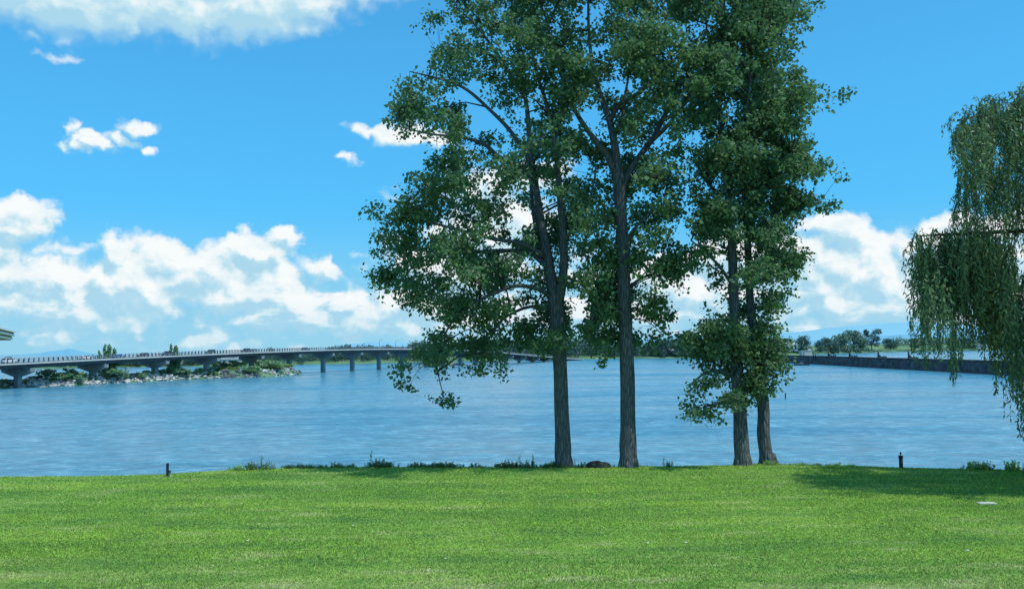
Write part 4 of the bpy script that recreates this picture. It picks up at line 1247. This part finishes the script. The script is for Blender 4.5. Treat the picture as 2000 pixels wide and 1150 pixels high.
def make_car(kind, paint, label):
    root = empty('car', (0, 0, 0), label, 'car', 'cars crossing the bridge')
    L, Wd, H = (4.6, 1.85, 1.70) if kind == 'suv' else (4.5, 1.78, 1.42)
    h1 = .98 if kind == 'suv' else .86
    prof = [(-L / 2, .35), (-L / 2, h1 - .08), (-L / 2 + .12, h1)] + [(.95, h1), (L / 2 - .25, h1 - .14), (L / 2, .62), (L / 2, .32)]
    mb = MB(); mb.prism([Vector((x, -Wd / 2, z)) for x, z in prof], (0, Wd, 0))
    cab = [(-L / 2 + .2, h1 + .002), (-L / 2 + .55, H - .04), (-.9, H), (.25, H - .03), (1.0, h1 + .002)]
    hw = Wd / 2 - .14
    mb.add([Vector((x, s * (hw if z > h1 + .1 else Wd / 2 - .03), z)) for s in (-1, 1) for x, z in cab], [(0, 1, 2, 3, 4), (5, 9, 8, 7, 6), (0, 5, 6, 1), (1, 6, 7, 2), (2, 7, 8, 3), (3, 8, 9, 4)])
    body = mb.build('body', paint, root)
    for s in (-1, 1):
        mb = MB(); y0 = s * (Wd / 2 - .05); y1 = s * (hw + .012)
        mb.prism([Vector((x, y0 + (y1 - y0) * ((z - h1) / (H - h1)), z)) for x, z in ((-L / 2 + .42, h1 + .06), (-L / 2 + .66, H - .12), (.2, H - .1), (.82, h1 + .06))], (0, s * .015, 0)); mb.build('side_window', M_glass, root)
    mb = MB(); mb.add([Vector((1.02, -hw - .03, h1 + .05)), Vector((1.02, hw + .03, h1 + .05)), Vector((.30, hw - .05, H - .06)), Vector((.30, -hw + .05, H - .06))], [(0, 1, 2, 3)]); mb.build('windscreen', M_glass, root, recalc=False)
    mb = MB(); mb.add([Vector((-L / 2 + .2, -hw, h1 + .06)), Vector((-L / 2 + .2, hw, h1 + .06)), Vector((-L / 2 + .5, hw - .05, H - .1)), Vector((-L / 2 + .5, -hw + .05, H - .1))], [(0, 3, 2, 1)]); mb.build('rear_window', M_glass, root, recalc=False)
    for x in (-L / 2 + .85, L / 2 - .85):
        for s in (-1, 1):
            mb = MB(); mb.tube([Vector((x, s * (Wd / 2 - .2), .34)), Vector((x, s * (Wd / 2 + .02), .34))], [.34, .34], 14, smooth=False); wh = mb.build('wheel', M_tire, root)
            mb = MB(); mb.tube([Vector((x, s * (Wd / 2 + .021), .34)), Vector((x, s * (Wd / 2 + .035), .34))], [.19, .19], 10, smooth=False); mb.build('rim', M_rail, wh)
    return root


for (px, kind, col, lane, flip, lb) in [
    (19, 'suv', (.75, .77, .78), 2.2, 1, 'white car with a dark roof rack nearest on the bridge'),
    (167, 'sedan', (.75, .77, .78), 2.2, 1, 'white car on the bridge over the second pier'),
    (232, 'sedan', (.12, .25, .55), 2.2, 1, 'pale blue car on the bridge beside the slender poplars'),
    (279, 'sedan', (.035, .06, .09), -1.8, -1, 'dark car on the bridge left of the third pier'),
    (326, 'suv', (.03, .05, .07), -1.8, -1, 'dark tall car on the bridge beside the narrow dark poplar'),
    (411, 'suv', (.05, .07, .08), -1.8, -1, 'dark grey car on the bridge above the fourth pier'),
    (480, 'suv', (.03, .05, .08), -1.8, -1, 'dark car on the bridge above the fifth pier'),
    (494, 'sedan', (.22, .28, .32), -1.8, -1, 'grey car following close behind a dark one on the bridge'),
    (597, 'sedan', (.04, .12, .28), 2.2, 1, 'blue car farthest along on the bridge')]:
    c = make_car(kind, car_paint('car_paint', col), lb)
    d = solve_d(px, 700, lane); t = Btan(d)
    if kind == 'suv' and px == 19:
        mb = MB()
        for y in (-.55, .55): mb.box((-.4, y, 1.75), (1.9, .05, .05))
        mb.box((-.4, 0, 1.86), (1.5, 1.2, .22))
        mb.build('roof_rack', M_dark, c)
    c.location = bpt(d, lane, BZ(d) - .12); c.rotation_euler.z = math.atan2(t.y, t.x) + (0 if flip > 0 else math.pi)
    c.rotation_euler.y = -math.atan((BZ(d + 2) - BZ(d - 2)) / 4) * flip

# ------------------------------------------------------------------ far woods and trees
def woods():
    P = []; L = []
    rs = np.random.default_rng(5)
    spans = [(-300, 170, 2.5, 4, -3, 50), (170, 400, 4, 6.5, -4, 30), (170, 400, 4, 6.5, -4, 30), (400, 640, 6.5, 9, -4, 60), (640, 800, 11, 13.5, 0, 120), (800, 900, 14, 17, 0, 150), (900, 1190, 16, 20, 0, 170), (1190, 1300, 11, 15, 0, 60), (1300, 1560, 13, 18, 0, 90)]
    for (x0, x1, h0, h1, o0, o1) in spans:
        n = int((x1 - x0) / 2.2)
        for _ in range(n):
            px = rs.uniform(x0, x1); d = shore_depth(px) + 6 + rs.uniform(o0, o1)
            b0 = at(px, 700, d); h = rs.uniform(h0, h1) * (1 + .12 * mnoise.noise(Vector((px * .03, 0, 0)))); w = h * rs.uniform(.28, .42)
            m_ = 230
            v = rs.normal(size=(m_, 3)); v /= np.linalg.norm(v, axis=1, keepdims=True)
            rr = rs.uniform(.7, 1.05, m_)[:, None] * (1 + .2 * np.sin(v[:, :1] * 7 + px) * np.cos(v[:, 2:] * 6))
            q = v * rr * np.array([w, w, h * .48]) + np.array([b0.x, b0.y, WATER + 1.4 + h * .50])
            P.append(q); L.append(np.full(m_, max(.7, h * .085)))
    P = np.concatenate(P); L = np.concatenate(L)
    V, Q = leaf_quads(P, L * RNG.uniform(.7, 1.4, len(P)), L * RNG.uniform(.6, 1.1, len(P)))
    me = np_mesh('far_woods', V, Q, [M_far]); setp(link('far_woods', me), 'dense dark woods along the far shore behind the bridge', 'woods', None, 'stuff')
    # pale hedge line and scrub on the right-hand shore
    P = []; L = []
    for _ in range(260):
        px = rs.uniform(1720, 2300); d = shore_depth(px) + rs.uniform(190, 420)
        p0 = at(px, 700, d); h = rs.uniform(10, 16); m_ = 60
        v = rs.normal(size=(m_, 3)); v /= np.linalg.norm(v, axis=1, keepdims=True)
        P.append(v * np.array([h * .55, h * .5, h * .5]) + np.array([p0.x, p0.y, WATER + 8 + h * .4])); L.append(np.full(m_, h * .14))
    for _ in range(330):
        px = rs.uniform(1560, 2200); d = shore_depth(px) + rs.uniform(2, 14)
        p0 = at(px, 700, d); h = rs.uniform(1.4, 3.2); m_ = 26
        v = rs.normal(size=(m_, 3)); v /= np.linalg.norm(v, axis=1, keepdims=True)
        P.append(v * np.array([h * 1.3, h, h * .5]) + np.array([p0.x, p0.y, WATER + 1.2 + h * .3])); L.append(np.full(m_, h * .35))
    P = np.concatenate(P); L = np.concatenate(L)
    V, Q = leaf_quads(P, L * RNG.uniform(.7, 1.4, len(P)), L * RNG.uniform(.6, 1.1, len(P)))
    me = np_mesh('shore_scrub', V, Q, [M_farl]); setp(link('shore_scrub', me), 'pale scrub and hedges along the right-hand far shore', 'scrub', None, 'stuff')


woods()
G_FT = 'trees standing along the far shore'
for (kd, px, tp, bt, w, off, lb) in [
    ('oak', 533, 674.5, 712, 26, 30, 'dark tree crown showing over the bridge railing beyond the causeway tip'),
    ('oak2', 664, 673, 711, 20, 40, 'dark tree over the bridge railing at the left end of the far row'),
    ('openoak', 680, 670, 711, 18, 40, 'taller pair-topped tree over the railing beside the first of the far row'),
    ('oak', 722, 671, 710, 18, 40, 'rounded dark tree over the railing in the middle of the far row'),
    ('oak2', 758, 670, 709, 18, 40, 'rounded dark tree over the railing at the right end of the far row'),
    ('spire', 701, 674, 711, 5, 40, 'small pointed conifer over the railing between two rounded trees'),
    ('oak', 1298, 656, 699, 34, 8, 'dark round tree on the far shore right of the tall straight poplar'),
    ('lightoak', 1328, 655, 699, 34, 8, 'lighter round tree on the far shore beside the dark round one'),
    ('lightoak', 1272, 668, 699, 26, 12, 'low pale tree on the far shore behind the tall straight poplar'),
    ('lightoak', 1362, 668, 699, 34, 8, 'pale tree on the far shore left of the leafy trunk skirt'),
    ('oak2', 1400, 664, 698, 34, 10, 'dark tree on the far shore hidden by the leafy trunk skirt'),
    ('oak', 1512, 664, 696, 30, 12, 'dark tree on the far shore right of the crooked poplar'),
    ('oak', 1566, 651, 689, 38, 8, 'dark broad tree behind the small concrete hut'),
    ('oak2', 1601, 662, 687, 20, 20, 'small dark tree between the hut tree and the great oak clump'),
    ('oak', 1622, 655, 690, 40, 10, 'dark left tree of the great oak clump on the right-hand shore'),
    ('lightoak', 1646, 646, 689, 48, 16, 'broad lighter tree in the middle of the great oak clump'),
    ('lightoak', 1667, 639, 687, 52, 20, 'highest tree of the great oak clump on the right-hand shore'),
    ('openoak', 1703, 640, 684, 36, 14, 'open-branched tree standing right of the great oak clump'),
    ('oak', 1740, 658, 681, 28, 40, 'low round tree alone on the grass left of the willow strands'),
    ('oak2', 1788, 660, 680, 22, 50, 'small tree behind the first willow strands'),
    ('oak', 1836, 671, 683, 12, 20, 'dark little bush on the bright bank behind the willow strands'),
    ('oak2', 1860, 656, 682, 24, 40, 'dark narrow tree behind the middle willow strands'),
    ('oak', 1893, 656, 682, 34, 40, 'dark tree left of the white cottage on the far shore'),
    ('oak2', 1925, 652, 682, 30, 50, 'dark tree behind the white cottage on the far shore'),
    ('lightoak', 1965, 652, 682, 40, 50, 'tree on the far shore behind the willow curtain'),
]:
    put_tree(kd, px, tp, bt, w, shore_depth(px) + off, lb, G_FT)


# far shore buildings
def house(px, base_py, d, w, dp, h, roof_h, label, wallm, roofm, zb):
    c = at(px, base_py, d); c.z = zb
    root = empty('house', c, label, 'house', 'houses on the far shore')
    mb = MB(); mb.box(c + Vector((0, 0, h / 2)), (w, dp, h)); mb.build('wall', wallm, root)
    mb = MB(); x0 = w / 2 + .5; y0 = dp / 2 + .5
    mb.add([c + Vector(p) for p in ((-x0, -y0, h), (x0, -y0, h), (x0, y0, h), (-x0, y0, h), (-x0, 0, h + roof_h), (x0, 0, h + roof_h))], [(0, 1, 5, 4), (2, 3, 4, 5), (0, 4, 3), (1, 2, 5), (0, 3, 2, 1)]); mb.build('roof', roofm, root)
    for k in range(3):
        mb = MB(); mb.box(c + Vector((-w * .3 + k * w * .3, -dp / 2 - .06, h * .55)), (w * .13, .1, h * .42)); mb.build('window', M_glass, root)
    mb = MB(); mb.box(c + Vector((w * .15, -dp / 2 - .06, 1.05)), (1.1, .1, 2.1)); mb.build('door', M_dark, root)


house(1543, 677, shore_depth(1543) + 30, 15, 9, 6.5, 3, 'white house among the trees right of the crooked poplar', M_white, M_white, WATER + 4.2)
house(1918, 676, shore_depth(1918) + 26, 13, 8, 3.4, 2.2, 'low white cottage on the far shore seen through the willow', M_white, M_grayp, WATER + 3.2)
house(1318, 690, shore_depth(1318) + 16, 12, 8, 4, 2.5, 'grey cottage between the two round trees on the far shore', M_grayp, M_conc, WATER + 2.0)
house(1352 - 1010, 705, shore_depth(342) + 14, 12, 8, 4, 2.6, 'pale cottage on the far shore seen below the bridge deck', M_white, M_conc, WATER + 1.8)
house(452, 706, shore_depth(452) + 14, 14, 8, 3, 2, 'low pale building on the far shore seen below the fourth bridge span', M_conc_l, M_conc, WATER + 1.8)

# ------------------------------------------------------------------ breakwater
BW = [(1480, 705.8), (1530, 708), (1600, 711.5), (1690, 717), (1730, 719.3), (1870, 727), (1945, 731.3), (2050, 738), (2250, 752)]


def breakwater():
    pts = [ground(x, y, WATER) for x, y in resample(BW, 60)]
    root = empty('breakwater', pts[0], 'long dark stone breakwater crossing the lake at the right', 'breakwater')
    H = 4.2; mb = MB(); vs = []
    for i, p in enumerate(pts):
        j = min(i, len(pts) - 2)
        t = (pts[j + 1] - pts[j]).normalized(); n = Vector((-t.y, t.x, 0))
        if n.x < 0: n = -n
        w = .18 * mnoise.noise(Vector((i * .6, 0, 0)))
        for off, z in ((-.25, -1.5), (0, 0), (.35, H - .5 + w), (.9, H + w), (9, H + w * .5), (9.4, -1.5)):
            vs.append(p + n * off + Vector((0, 0, z)))
    n_ = 6; fs = []
    for i in range(len(pts) - 1):
        for k in range(n_ - 1): a = i * n_ + k; fs.append((a, a + n_, a + n_ + 1, a + 1))
    fs.append(tuple(range(n_))); fs.append(tuple(range((len(pts) - 1) * n_, len(pts) * n_))[::-1])
    mb.add(vs, fs, 0, False); mb.build('stone_wall', M_wall, root)
    cp = MB(); vs = []
    for i, p in enumerate(pts):
        j = min(i, len(pts) - 2); t = (pts[j + 1] - pts[j]).normalized(); n = Vector((-t.y, t.x, 0)); n = n if n.x > 0 else -n
        for off, z in ((.25, H + .1), (2.2, H + .1), (2.2, H + .35), (.25, H + .35)): vs.append(p + n * off + Vector((0, 0, z)))
    fs = [tuple(range(4))]
    for i in range(len(pts) - 1):
        for k in range(4): a = i * 4 + k; b2 = i * 4 + (k + 1) % 4; fs.append((a, b2, b2 + 4, a + 4))
    cp.add(vs, fs); cp.build('coping', M_steel, root)

    def on_wall(px, off=1.2):
        y = float(np.interp(px, [b[0] for b in BW], [b[1] for b in BW])); p = ground(px, y, WATER); p.x += off; p.z = WATER + H + .3
        return p
    for (px, hh, lb) in [(1614, 1.7, 'farthest'), (1655, 2.2, 'second farthest'), (1711, 2.0, 'middle'), (1770, 2.1, 'second nearest'), (1853, 1.7, 'nearest')]:
        p = on_wall(px)
        o = MB(); hh *= 1.45; o.tube([p + Vector((0, 0, -.3)), p + Vector((0, 0, .6)), p + Vector((-.02, 0, hh))], [.50, .40, .30], 8)
        o.tube([p + Vector((-.05, 0, 1.4)), p + Vector((.45, 0, .75)), p + Vector((1.2, 0, .25)), p + Vector((2.6, 0, -.1))], [.3, .38, .32, .2], 7)
        ob = o.build('mooring_horn', M_black, org=p); setp(ob, lb + ' curved iron mooring horn on top of the breakwater', 'mooring horn', 'mooring horns along the breakwater')
        q = on_wall(px + 9 if px < 1800 else px + 13, 1.6); q.z -= .05
        o = MB(); o.lathe(q, [(.32, -.25), (.28, .25), (.45, .35), (.40, .7), (.1, .8)], 10)
        o.lathe(q + Vector((.95, .2, 0)), [(.32, -.25), (.28, .2), (.45, .3), (.38, .6), (.1, .68)], 10)
        ob = o.build('twin_bollard', M_black, org=q); setp(ob, 'low iron twin bollard just right of the ' + lb + ' mooring horn', 'bollard', 'twin bollards along the breakwater')
    # concrete hut
    c = on_wall(1560.5, 4.0); c.z = WATER + H - .05
    root = empty('concrete_hut', c, 'small pale concrete hut at the far end of the breakwater', 'hut')
    mb = MB(); mb.box(c + Vector((0, 0, 1.45)), (5.6, 4, 2.9)); mb.build('wall', M_conc_l, root)
    mb = MB(); mb.box(c + Vector((0, 0, 3.05)), (6.0, 4.4, .3)); mb.build('roof', M_conc_l, root)
    mb = MB(); mb.box(c + Vector((2.1, 0, 3.6)), (1.3, 1.2, .8)); mb.build('roof_vent', M_conc_l, root)
    mb = MB(); mb.box(c + Vector((-1.9, -2.03, 1.1)), (1.0, .06, 2.1)); mb.build('door', M_conc, root)
    # lower rubble end towards the shore
    # work boat
    b_ = ground(1567, 713.2, WATER); s = b_.y / F
    root = empty('work_boat', b_, 'small dark work boat moored at the foot of the breakwater', 'boat')
    L = 30 * s; mb = MB(); vs = []; st = [(-.5, .10, .62), (-.42, .19, .6), (-.1, .21, .55), (.25, .18, .6), (.42, .10, .72), (.5, .01, .85)]
    for x, w, z in st:
        for yy, zz in ((-w * L * .8, z), (-w * L * .55, -.3), (w * L * .55, -.3), (w * L * .8, z)): vs.append(b_ + Vector((x * L, yy, zz)))
    fs = [(0, 1, 2, 3), (20, 23, 22, 21)]
    for i in range(5):
        for k in range(4): a = i * 4 + k; b2 = i * 4 + (k + 1) % 4; fs.append((a, b2, b2 + 4, a + 4))
    mb.add(vs, fs); mb.build('hull', M_dark, root)
    mb = MB(); mb.box(b_ + Vector((-.5, 0, 1.25)), (1.4, 1.3, 1.4)); wh = mb.build('wheelhouse', M_conc, root)
    mb = MB(); mb.box(b_ + Vector((-.5, -.66, 1.55)), (1.0, .03, .5)); mb.build('window', M_glass, wh)
    mb = MB(); mb.tube([b_ + Vector((2.6, 0, .6)), b_ + Vector((2.6, 0, 2.0))], [.06, .05], 6); mb.build('mast', M_dark, root)
    mb = MB(); mb.box(b_ + Vector((-L * .52, 0, .55)), (.4, .45, .9)); mb.build('outboard_motor', M_black, root)
    # dark piles at the step
    for k, (px, hh) in enumerate([(1588, 1.9), (1592, 1.1)]):
        p = on_wall(px, .3); o = MB(); o.tube([p + Vector((0, 0, -3)), p + Vector((0, 0, hh))], [.35, .3], 8)
        ob = o.build('timber_pile', M_black, org=p); setp(ob, ('taller' if k == 0 else 'shorter') + ' dark timber pile where the breakwater steps down near the hut', 'pile', 'timber piles at the breakwater step')


breakwater()
# far end mass joining the shore
p = ground(1534, 777, WATER)
o = MB(); o.tube([p + Vector((0, 0, -1)), p + Vector((0, 0, .4)), p + Vector((.05, 0, 1.0))], [.13, .13, .1], 8)
setp(o.build('marker_stake', M_black, org=p), 'thin dark marker stake standing in open water right of the crooked poplar', 'stake')

# ------------------------------------------------------------------ lawn objects
p = ground(327, 930, 0)
root = empty('utility_post', p, 'thin black post with a small side box at the left lawn edge', 'post')
mb = MB(); mb.lathe(p, [(.065, -.1), (.065, .02), (.058, .03), (.058, .55), (.05, .58), (.02, .59)], 14); mb.build('post', M_black, root)
mb = MB(); mb.box(p + Vector((.095, -.01, .21)), (.085, .08, .10)); mb.tube([p + Vector((.11, 0, .16)), p + Vector((.10, 0, .06)), p + Vector((.06, 0, -.02))], [.018, .018, .018], 6); mb.build('side_box', M_dark, root)
mb = MB(); mb.box(p + Vector((.15, -.02, .03)), (.07, .05, .05), .4); mb.build('cable_cap', M_slab, root)
p = ground(1760, 913, 0)
root = empty('bollard_light', p, 'short black bollard lamp with a finial at the right lawn edge', 'bollard')
mb = MB(); mb.lathe(p, [(.095, -.1), (.10, .01), (.085, .03), (.080, .30), (.090, .44), (.105, .50), (.108, .53), (.02, .54)], 18); mb.build('post', M_black, root)
mb = MB(); mb.box(p + Vector((0, -.084, .30)), (.05, .012, .22)); mb.build('lens', M_grayp, root)
mb = MB(); mb.lathe(p, [(.012, .53), (.012, .57), (.035, .59), (.04, .63), (.028, .67), (.008, .69)], 12); mb.build('finial', M_black, root)

# boulder at the edge
c = ground(1170, 912, 0)
vs = []; mb = MB(); nu, nv = 22, 9
for j in range(nv + 1):
    th = math.pi * .5 * j / nv
    for i in range(nu):
        a = 2 * math.pi * i / nu
        ca, sa = math.cos(a), math.sin(a)
        r = math.cos(th) ** .55
        x = .58 * ca * r; y = .34 * sa * r; z = .33 * math.sin(th) ** .8 * (1 - .12 * (ca > .3)) - .04
        q = Vector((x, y, z)); q *= 1 + .12 * mnoise.noise(Vector((x * 3, y * 3, z * 4)))
        vs.append(c + q)
fs = []
for j in range(nv):
    for i in range(nu): a = j * nu + i; b2 = j * nu + (i + 1) % nu; fs.append((a, b2, b2 + nu, a + nu))
fs.append(tuple(range(nv * nu, (nv + 1) * nu)))
mb.add(vs, fs, 0, True)
setp(mb.build('boulder', M_boulder, org=c), 'low dark boulder on the lawn edge between the first two poplars', 'boulder')

c = ground(1927, 984, 0)
mb = MB(); mb.box(c + Vector((0, 0, .035)), (.58, .28, .03)); mb.box(c + Vector((0, 0, .054)), (.50, .22, .006))
setp(mb.build('utility_cover', M_slab, org=c), 'flat white utility cover set in the lawn near the willow shadow', 'cover')

SCR = [(690, 1025, .11, M_slab, 'white scrap lying on the lawn near the middle left'), (484, 1055, .10, M_dry, 'yellowish fallen leaf on the left of the lawn'), (870, 1090, .08, M_dry, 'tan fallen leaf low on the lawn, left of centre'),
       (835, 1113, .08, M_dry, 'tan fallen leaf lowest on the lawn, left of centre'), (1340, 1059, .09, M_slab, 'small white scrap on the lawn right of centre'), (1265, 1059, .08, M_slab, 'pale scrap on the lawn below the second poplar'),
       (1890, 1074, .10, M_slab, 'pale scrap at the right of the lawn below the utility cover'), (1653, 952, .07, M_slab, 'white scrap just in front of the willow shadow tip'), (250, 1035, .06, M_slab, 'tiny white scrap at the left of the lawn')]
for (px, py, s, mt, lb) in SCR:
    s *= .5; c = ground(px, py, 0.045); a = random.uniform(-.5, .5)
    mb = MB(); e = Vector((math.cos(a), math.sin(a), 0)); n = Vector((-e.y, e.x, 0))
    vs = [c - e * s, c - e * s * .4 + n * s * .45 + Vector((0, 0, .012)), c + e * s * .5 + n * s * .4 + Vector((0, 0, .02)), c + e * s + Vector((0, 0, .015)), c + e * s * .5 - n * s * .4, c - e * s * .4 - n * s * .45]
    mb.add(vs, [(0, 1, 5), (1, 2, 4, 5), (2, 3, 4)])
    setp(mb.build('fallen_leaf' if mt is M_dry else 'paper_scrap', mt, org=c, recalc=False), lb, 'leaf' if mt is M_dry else 'scrap', 'litter on the lawn')

# ------------------------------------------------------------------ weeds along the edge
def weed_mesh(seed, mat, stems, spread, hmin, hmax, tall=0):
    rs = np.random.default_rng(seed); mb = MB(); P = []; A = []; Ls = []
    for k in range(stems):
        b0 = np.array([rs.normal(0, spread), rs.normal(0, spread * .6), -.05]); h = rs.uniform(hmin, hmax)
        if tall and k < tall: h = hmax * 1.7
        e = b0 + np.array([rs.normal(0, .12 * h), rs.normal(0, .12 * h), h]); m_ = (b0 + e) / 2 + np.array([rs.normal(0, .03), 0, 0])
        mb.tube([b0, m_, e], [.008, .006, .003], 4, 1, False)
        n = int(9 + h * 26)
        for t in np.linspace(.12, 1, n):
            q = b0 * (1 - t) ** 2 + 2 * m_ * t * (1 - t) + e * t * t
            P.append(q); a = rs.normal(size=3); a[2] = abs(a[2]) * .5 + .1; A.append(a); Ls.append(rs.uniform(.05, .12) * (1.2 - .5 * t))
    P = np.array(P); A = unit(np.array(A)); Ls = np.array(Ls)
    V, Q = leaf_quads(P, Ls, Ls * .5, A)
    tv = np.array(mb.v); tf = np.array(mb.f)
    return np_mesh('weed', np.concatenate([V, tv]), np.concatenate([Q, tf + len(V)]), [mat, M_twig], np.concatenate([np.zeros(len(Q)), np.ones(len(tf))]))


WM = [weed_mesh(1, M_weed, 16, .22, .12, .32), weed_mesh(2, M_weed, 12, .25, .10, .24), weed_mesh(3, M_weed, 14, .15, .2, .38, 1), weed_mesh(4, M_weedb, 22, .26, .12, .34), weed_mesh(5, M_weedb, 14, .22, .08, .2)]


def weed(mesh, px, py, sc, label, group=None, dy=.0):
    p = ground(px, py, 0); p.y += dy
    o = bpy.data.objects.new('weed_plant', WM[mesh]); COL.objects.link(o); o.location = p
    o.scale = (sc, sc, sc * random.uniform(.85, 1.15)); o.rotation_euler.z = random.uniform(0, 6.28)
    setp(o, label, 'weed', group)


def ey(px): return float(np.interp(px, [e[0] for e in EDGE_PX], [e[1] for e in EDGE_PX]))


for (mi, px, sc, lb) in [(4, 452, 1.0, 'bright green low weed at the left end of the weedy lawn edge'), (3, 468, 1.0, 'bright green bushy weed left of the dark tall weed clump'), (2, 489, 1.25, 'tall spiky weed standing highest at the left of the lawn edge'),
                         (0, 505, 1.15, 'dark bushy weed right of the tall spiky one'), (0, 523, 1.1, 'dark bushy weed at the right of the leftmost weed clump'), (2, 739, 1.3, 'tall single-stemmed weed left of the first poplar shadow middle'),
                         (0, 752, 1.0, 'bushy weed beside the tall single-stemmed one'), (0, 985, 1.15, 'bushy weed at the start of the clump left of the first poplar'), (2, 1013, .9, 'upright weed in the clump left of the first poplar'),
                         (2, 1036, 1.0, 'upright spiky weed nearest the first poplar on its left'), (2, 1138, .9, 'upright weed left of the dark boulder'), (0, 1186, .8, 'leafy weed growing over the right end of the boulder'),
                         (4, 1257, .7, 'small weed just right of the tallest poplar'), (2, 1308, .85, 'sparse pale weed alone between the second and third poplars'), (3, 1506, .9, 'bright green weed at the foot of the crooked poplar'),
                         (4, 1478, .8, 'small green weed between the close pair of poplars'), (3, 1905, 1.15, 'bright green bush of weeds right of the bollard lamp'), (0, 1934, 1.2, 'taller weed behind the bright bush at the right lawn edge'),
                         (3, 1985, 1.3, 'bright leafy weed clump under the willow at the right frame edge'), (3, 1920, 1.0, 'bright low weeds in the middle of the right-hand bush')]:
    weed(mi, px, ey(px) + (1.5 if px != 1186 else .5), sc, lb, None, .15 if px != 1186 else -.05)
GW = 'low shaded weeds along the lawn edge left of the first poplar'
for k in range(72):
    px = random.uniform(525, 1092)
    weed(random.choice([0, 1, 1, 1]), px, ey(px) + 1, random.choice([.5, .6, .7, .9, 1.2]), 'low dark green weed in the shaded strip left of the first poplar', GW, random.uniform(0, .4))
GW2 = 'sparse small weeds along the lawn edge right of the crooked poplar'
for px in [1527, 1545, 1566, 1572, 1590, 1598, 1622, 1634, 1660, 1664]:
    weed(random.choice([4, 1]), px, ey(px) + 1, random.uniform(.55, .85), 'sparse small weed on the lawn edge right of the crooked poplar', GW2, .1)
GW3 = 'weeds at the foot of the first poplar'
for px in [1078, 1094, 1108, 1118, 1127, 1132]:
    weed(1, px, ey(px) + 1, random.uniform(.6, .8), 'low weed at the foot of the first poplar', GW3, .0)

# ------------------------------------------------------------------ eave of the near building at the left
def eave():
    d = 25.0
    C = at(27, 648, d)                       # far top corner of the fascia
    a = Vector((.42, -.907, 0)).normalized()  # along the eave, towards the viewer
    n = Vector((-.907, -.42, 0)).normalized()  # inwards, under the roof
    s = d / F
    root = empty('porch', (C + a * 12 + n * 3) * 1, 'corner of a white trimmed porch roof jutting in at the left', 'porch')
    root.location.z = 0; ORG[root.name] = Vector(root.location)
    LEN = 15.0; DEP = 5.0
    def band(z0, z1, out, inset, mt, nm):
        mb = MB(); p0 = C + a * inset - n * out
        q = [p0 + Vector((0, 0, -z0 * s)), p0 + a * LEN + Vector((0, 0, -z0 * s)), p0 + a * LEN + n * DEP + Vector((0, 0, -z0 * s)), p0 + n * DEP + Vector((0, 0, -z0 * s))]
        mb.prism(q, (0, 0, -(z1 - z0) * s)); mb.build(nm, mt, root)
    band(-.8, 1.7, .05, -.05, M_white, 'drip_edge')
    band(1.72, 5.0, 0, 0, M_grayp, 'gutter')
    band(5.02, 8.6, .02, .03, M_white, 'trim_board')
    band(8.62, 11.8, -.04, .06, M_grayp, 'fascia')
    band(11.82, 15.3, -.02, .05, M_white, 'lower_trim')
    band(15.32, 16.4, -.06, .10, M_dark, 'soffit')
    # roof planes above
    mb = MB(); z = Vector((0, 0, .6 * s)); p0 = C + z + n * .05 + a * .05
    mb.add([p0, p0 + a * LEN, p0 + a * LEN + n * DEP * .5 + Vector((0, 0, .25)), p0 + n * DEP * .5 + a * .5 + Vector((0, 0, .25)), p0 + a * LEN + n * DEP, p0 + n * DEP], [(0, 1, 2, 3), (3, 2, 4, 5), (0, 3, 5), (1, 4, 2)]); mb.build('roof', M_grayp, root)
    for t in (5.4, 9.5, 14):
        for q in (.9, 4.2):
            p = C + a * t + n * q; mb = MB(); h = p.z - 16.3 * s
            mb.box(Vector((p.x, p.y, h / 2 - .1)), (.16, .16, h + .2), math.atan2(a.y, a.x)); mb.build('post', M_white, root)


eave()

# ------------------------------------------------------------------ render settings
S.view_settings.view_transform = 'Standard'
S.view_settings.look = 'None'
S.view_settings.exposure = 0
S.view_settings.gamma = 1
S.cycles.max_bounces = 6
S.cycles.diffuse_bounces = 3
S.cycles.glossy_bounces = 2
S.cycles.transmission_bounces = 3
S.cycles.use_denoising = True
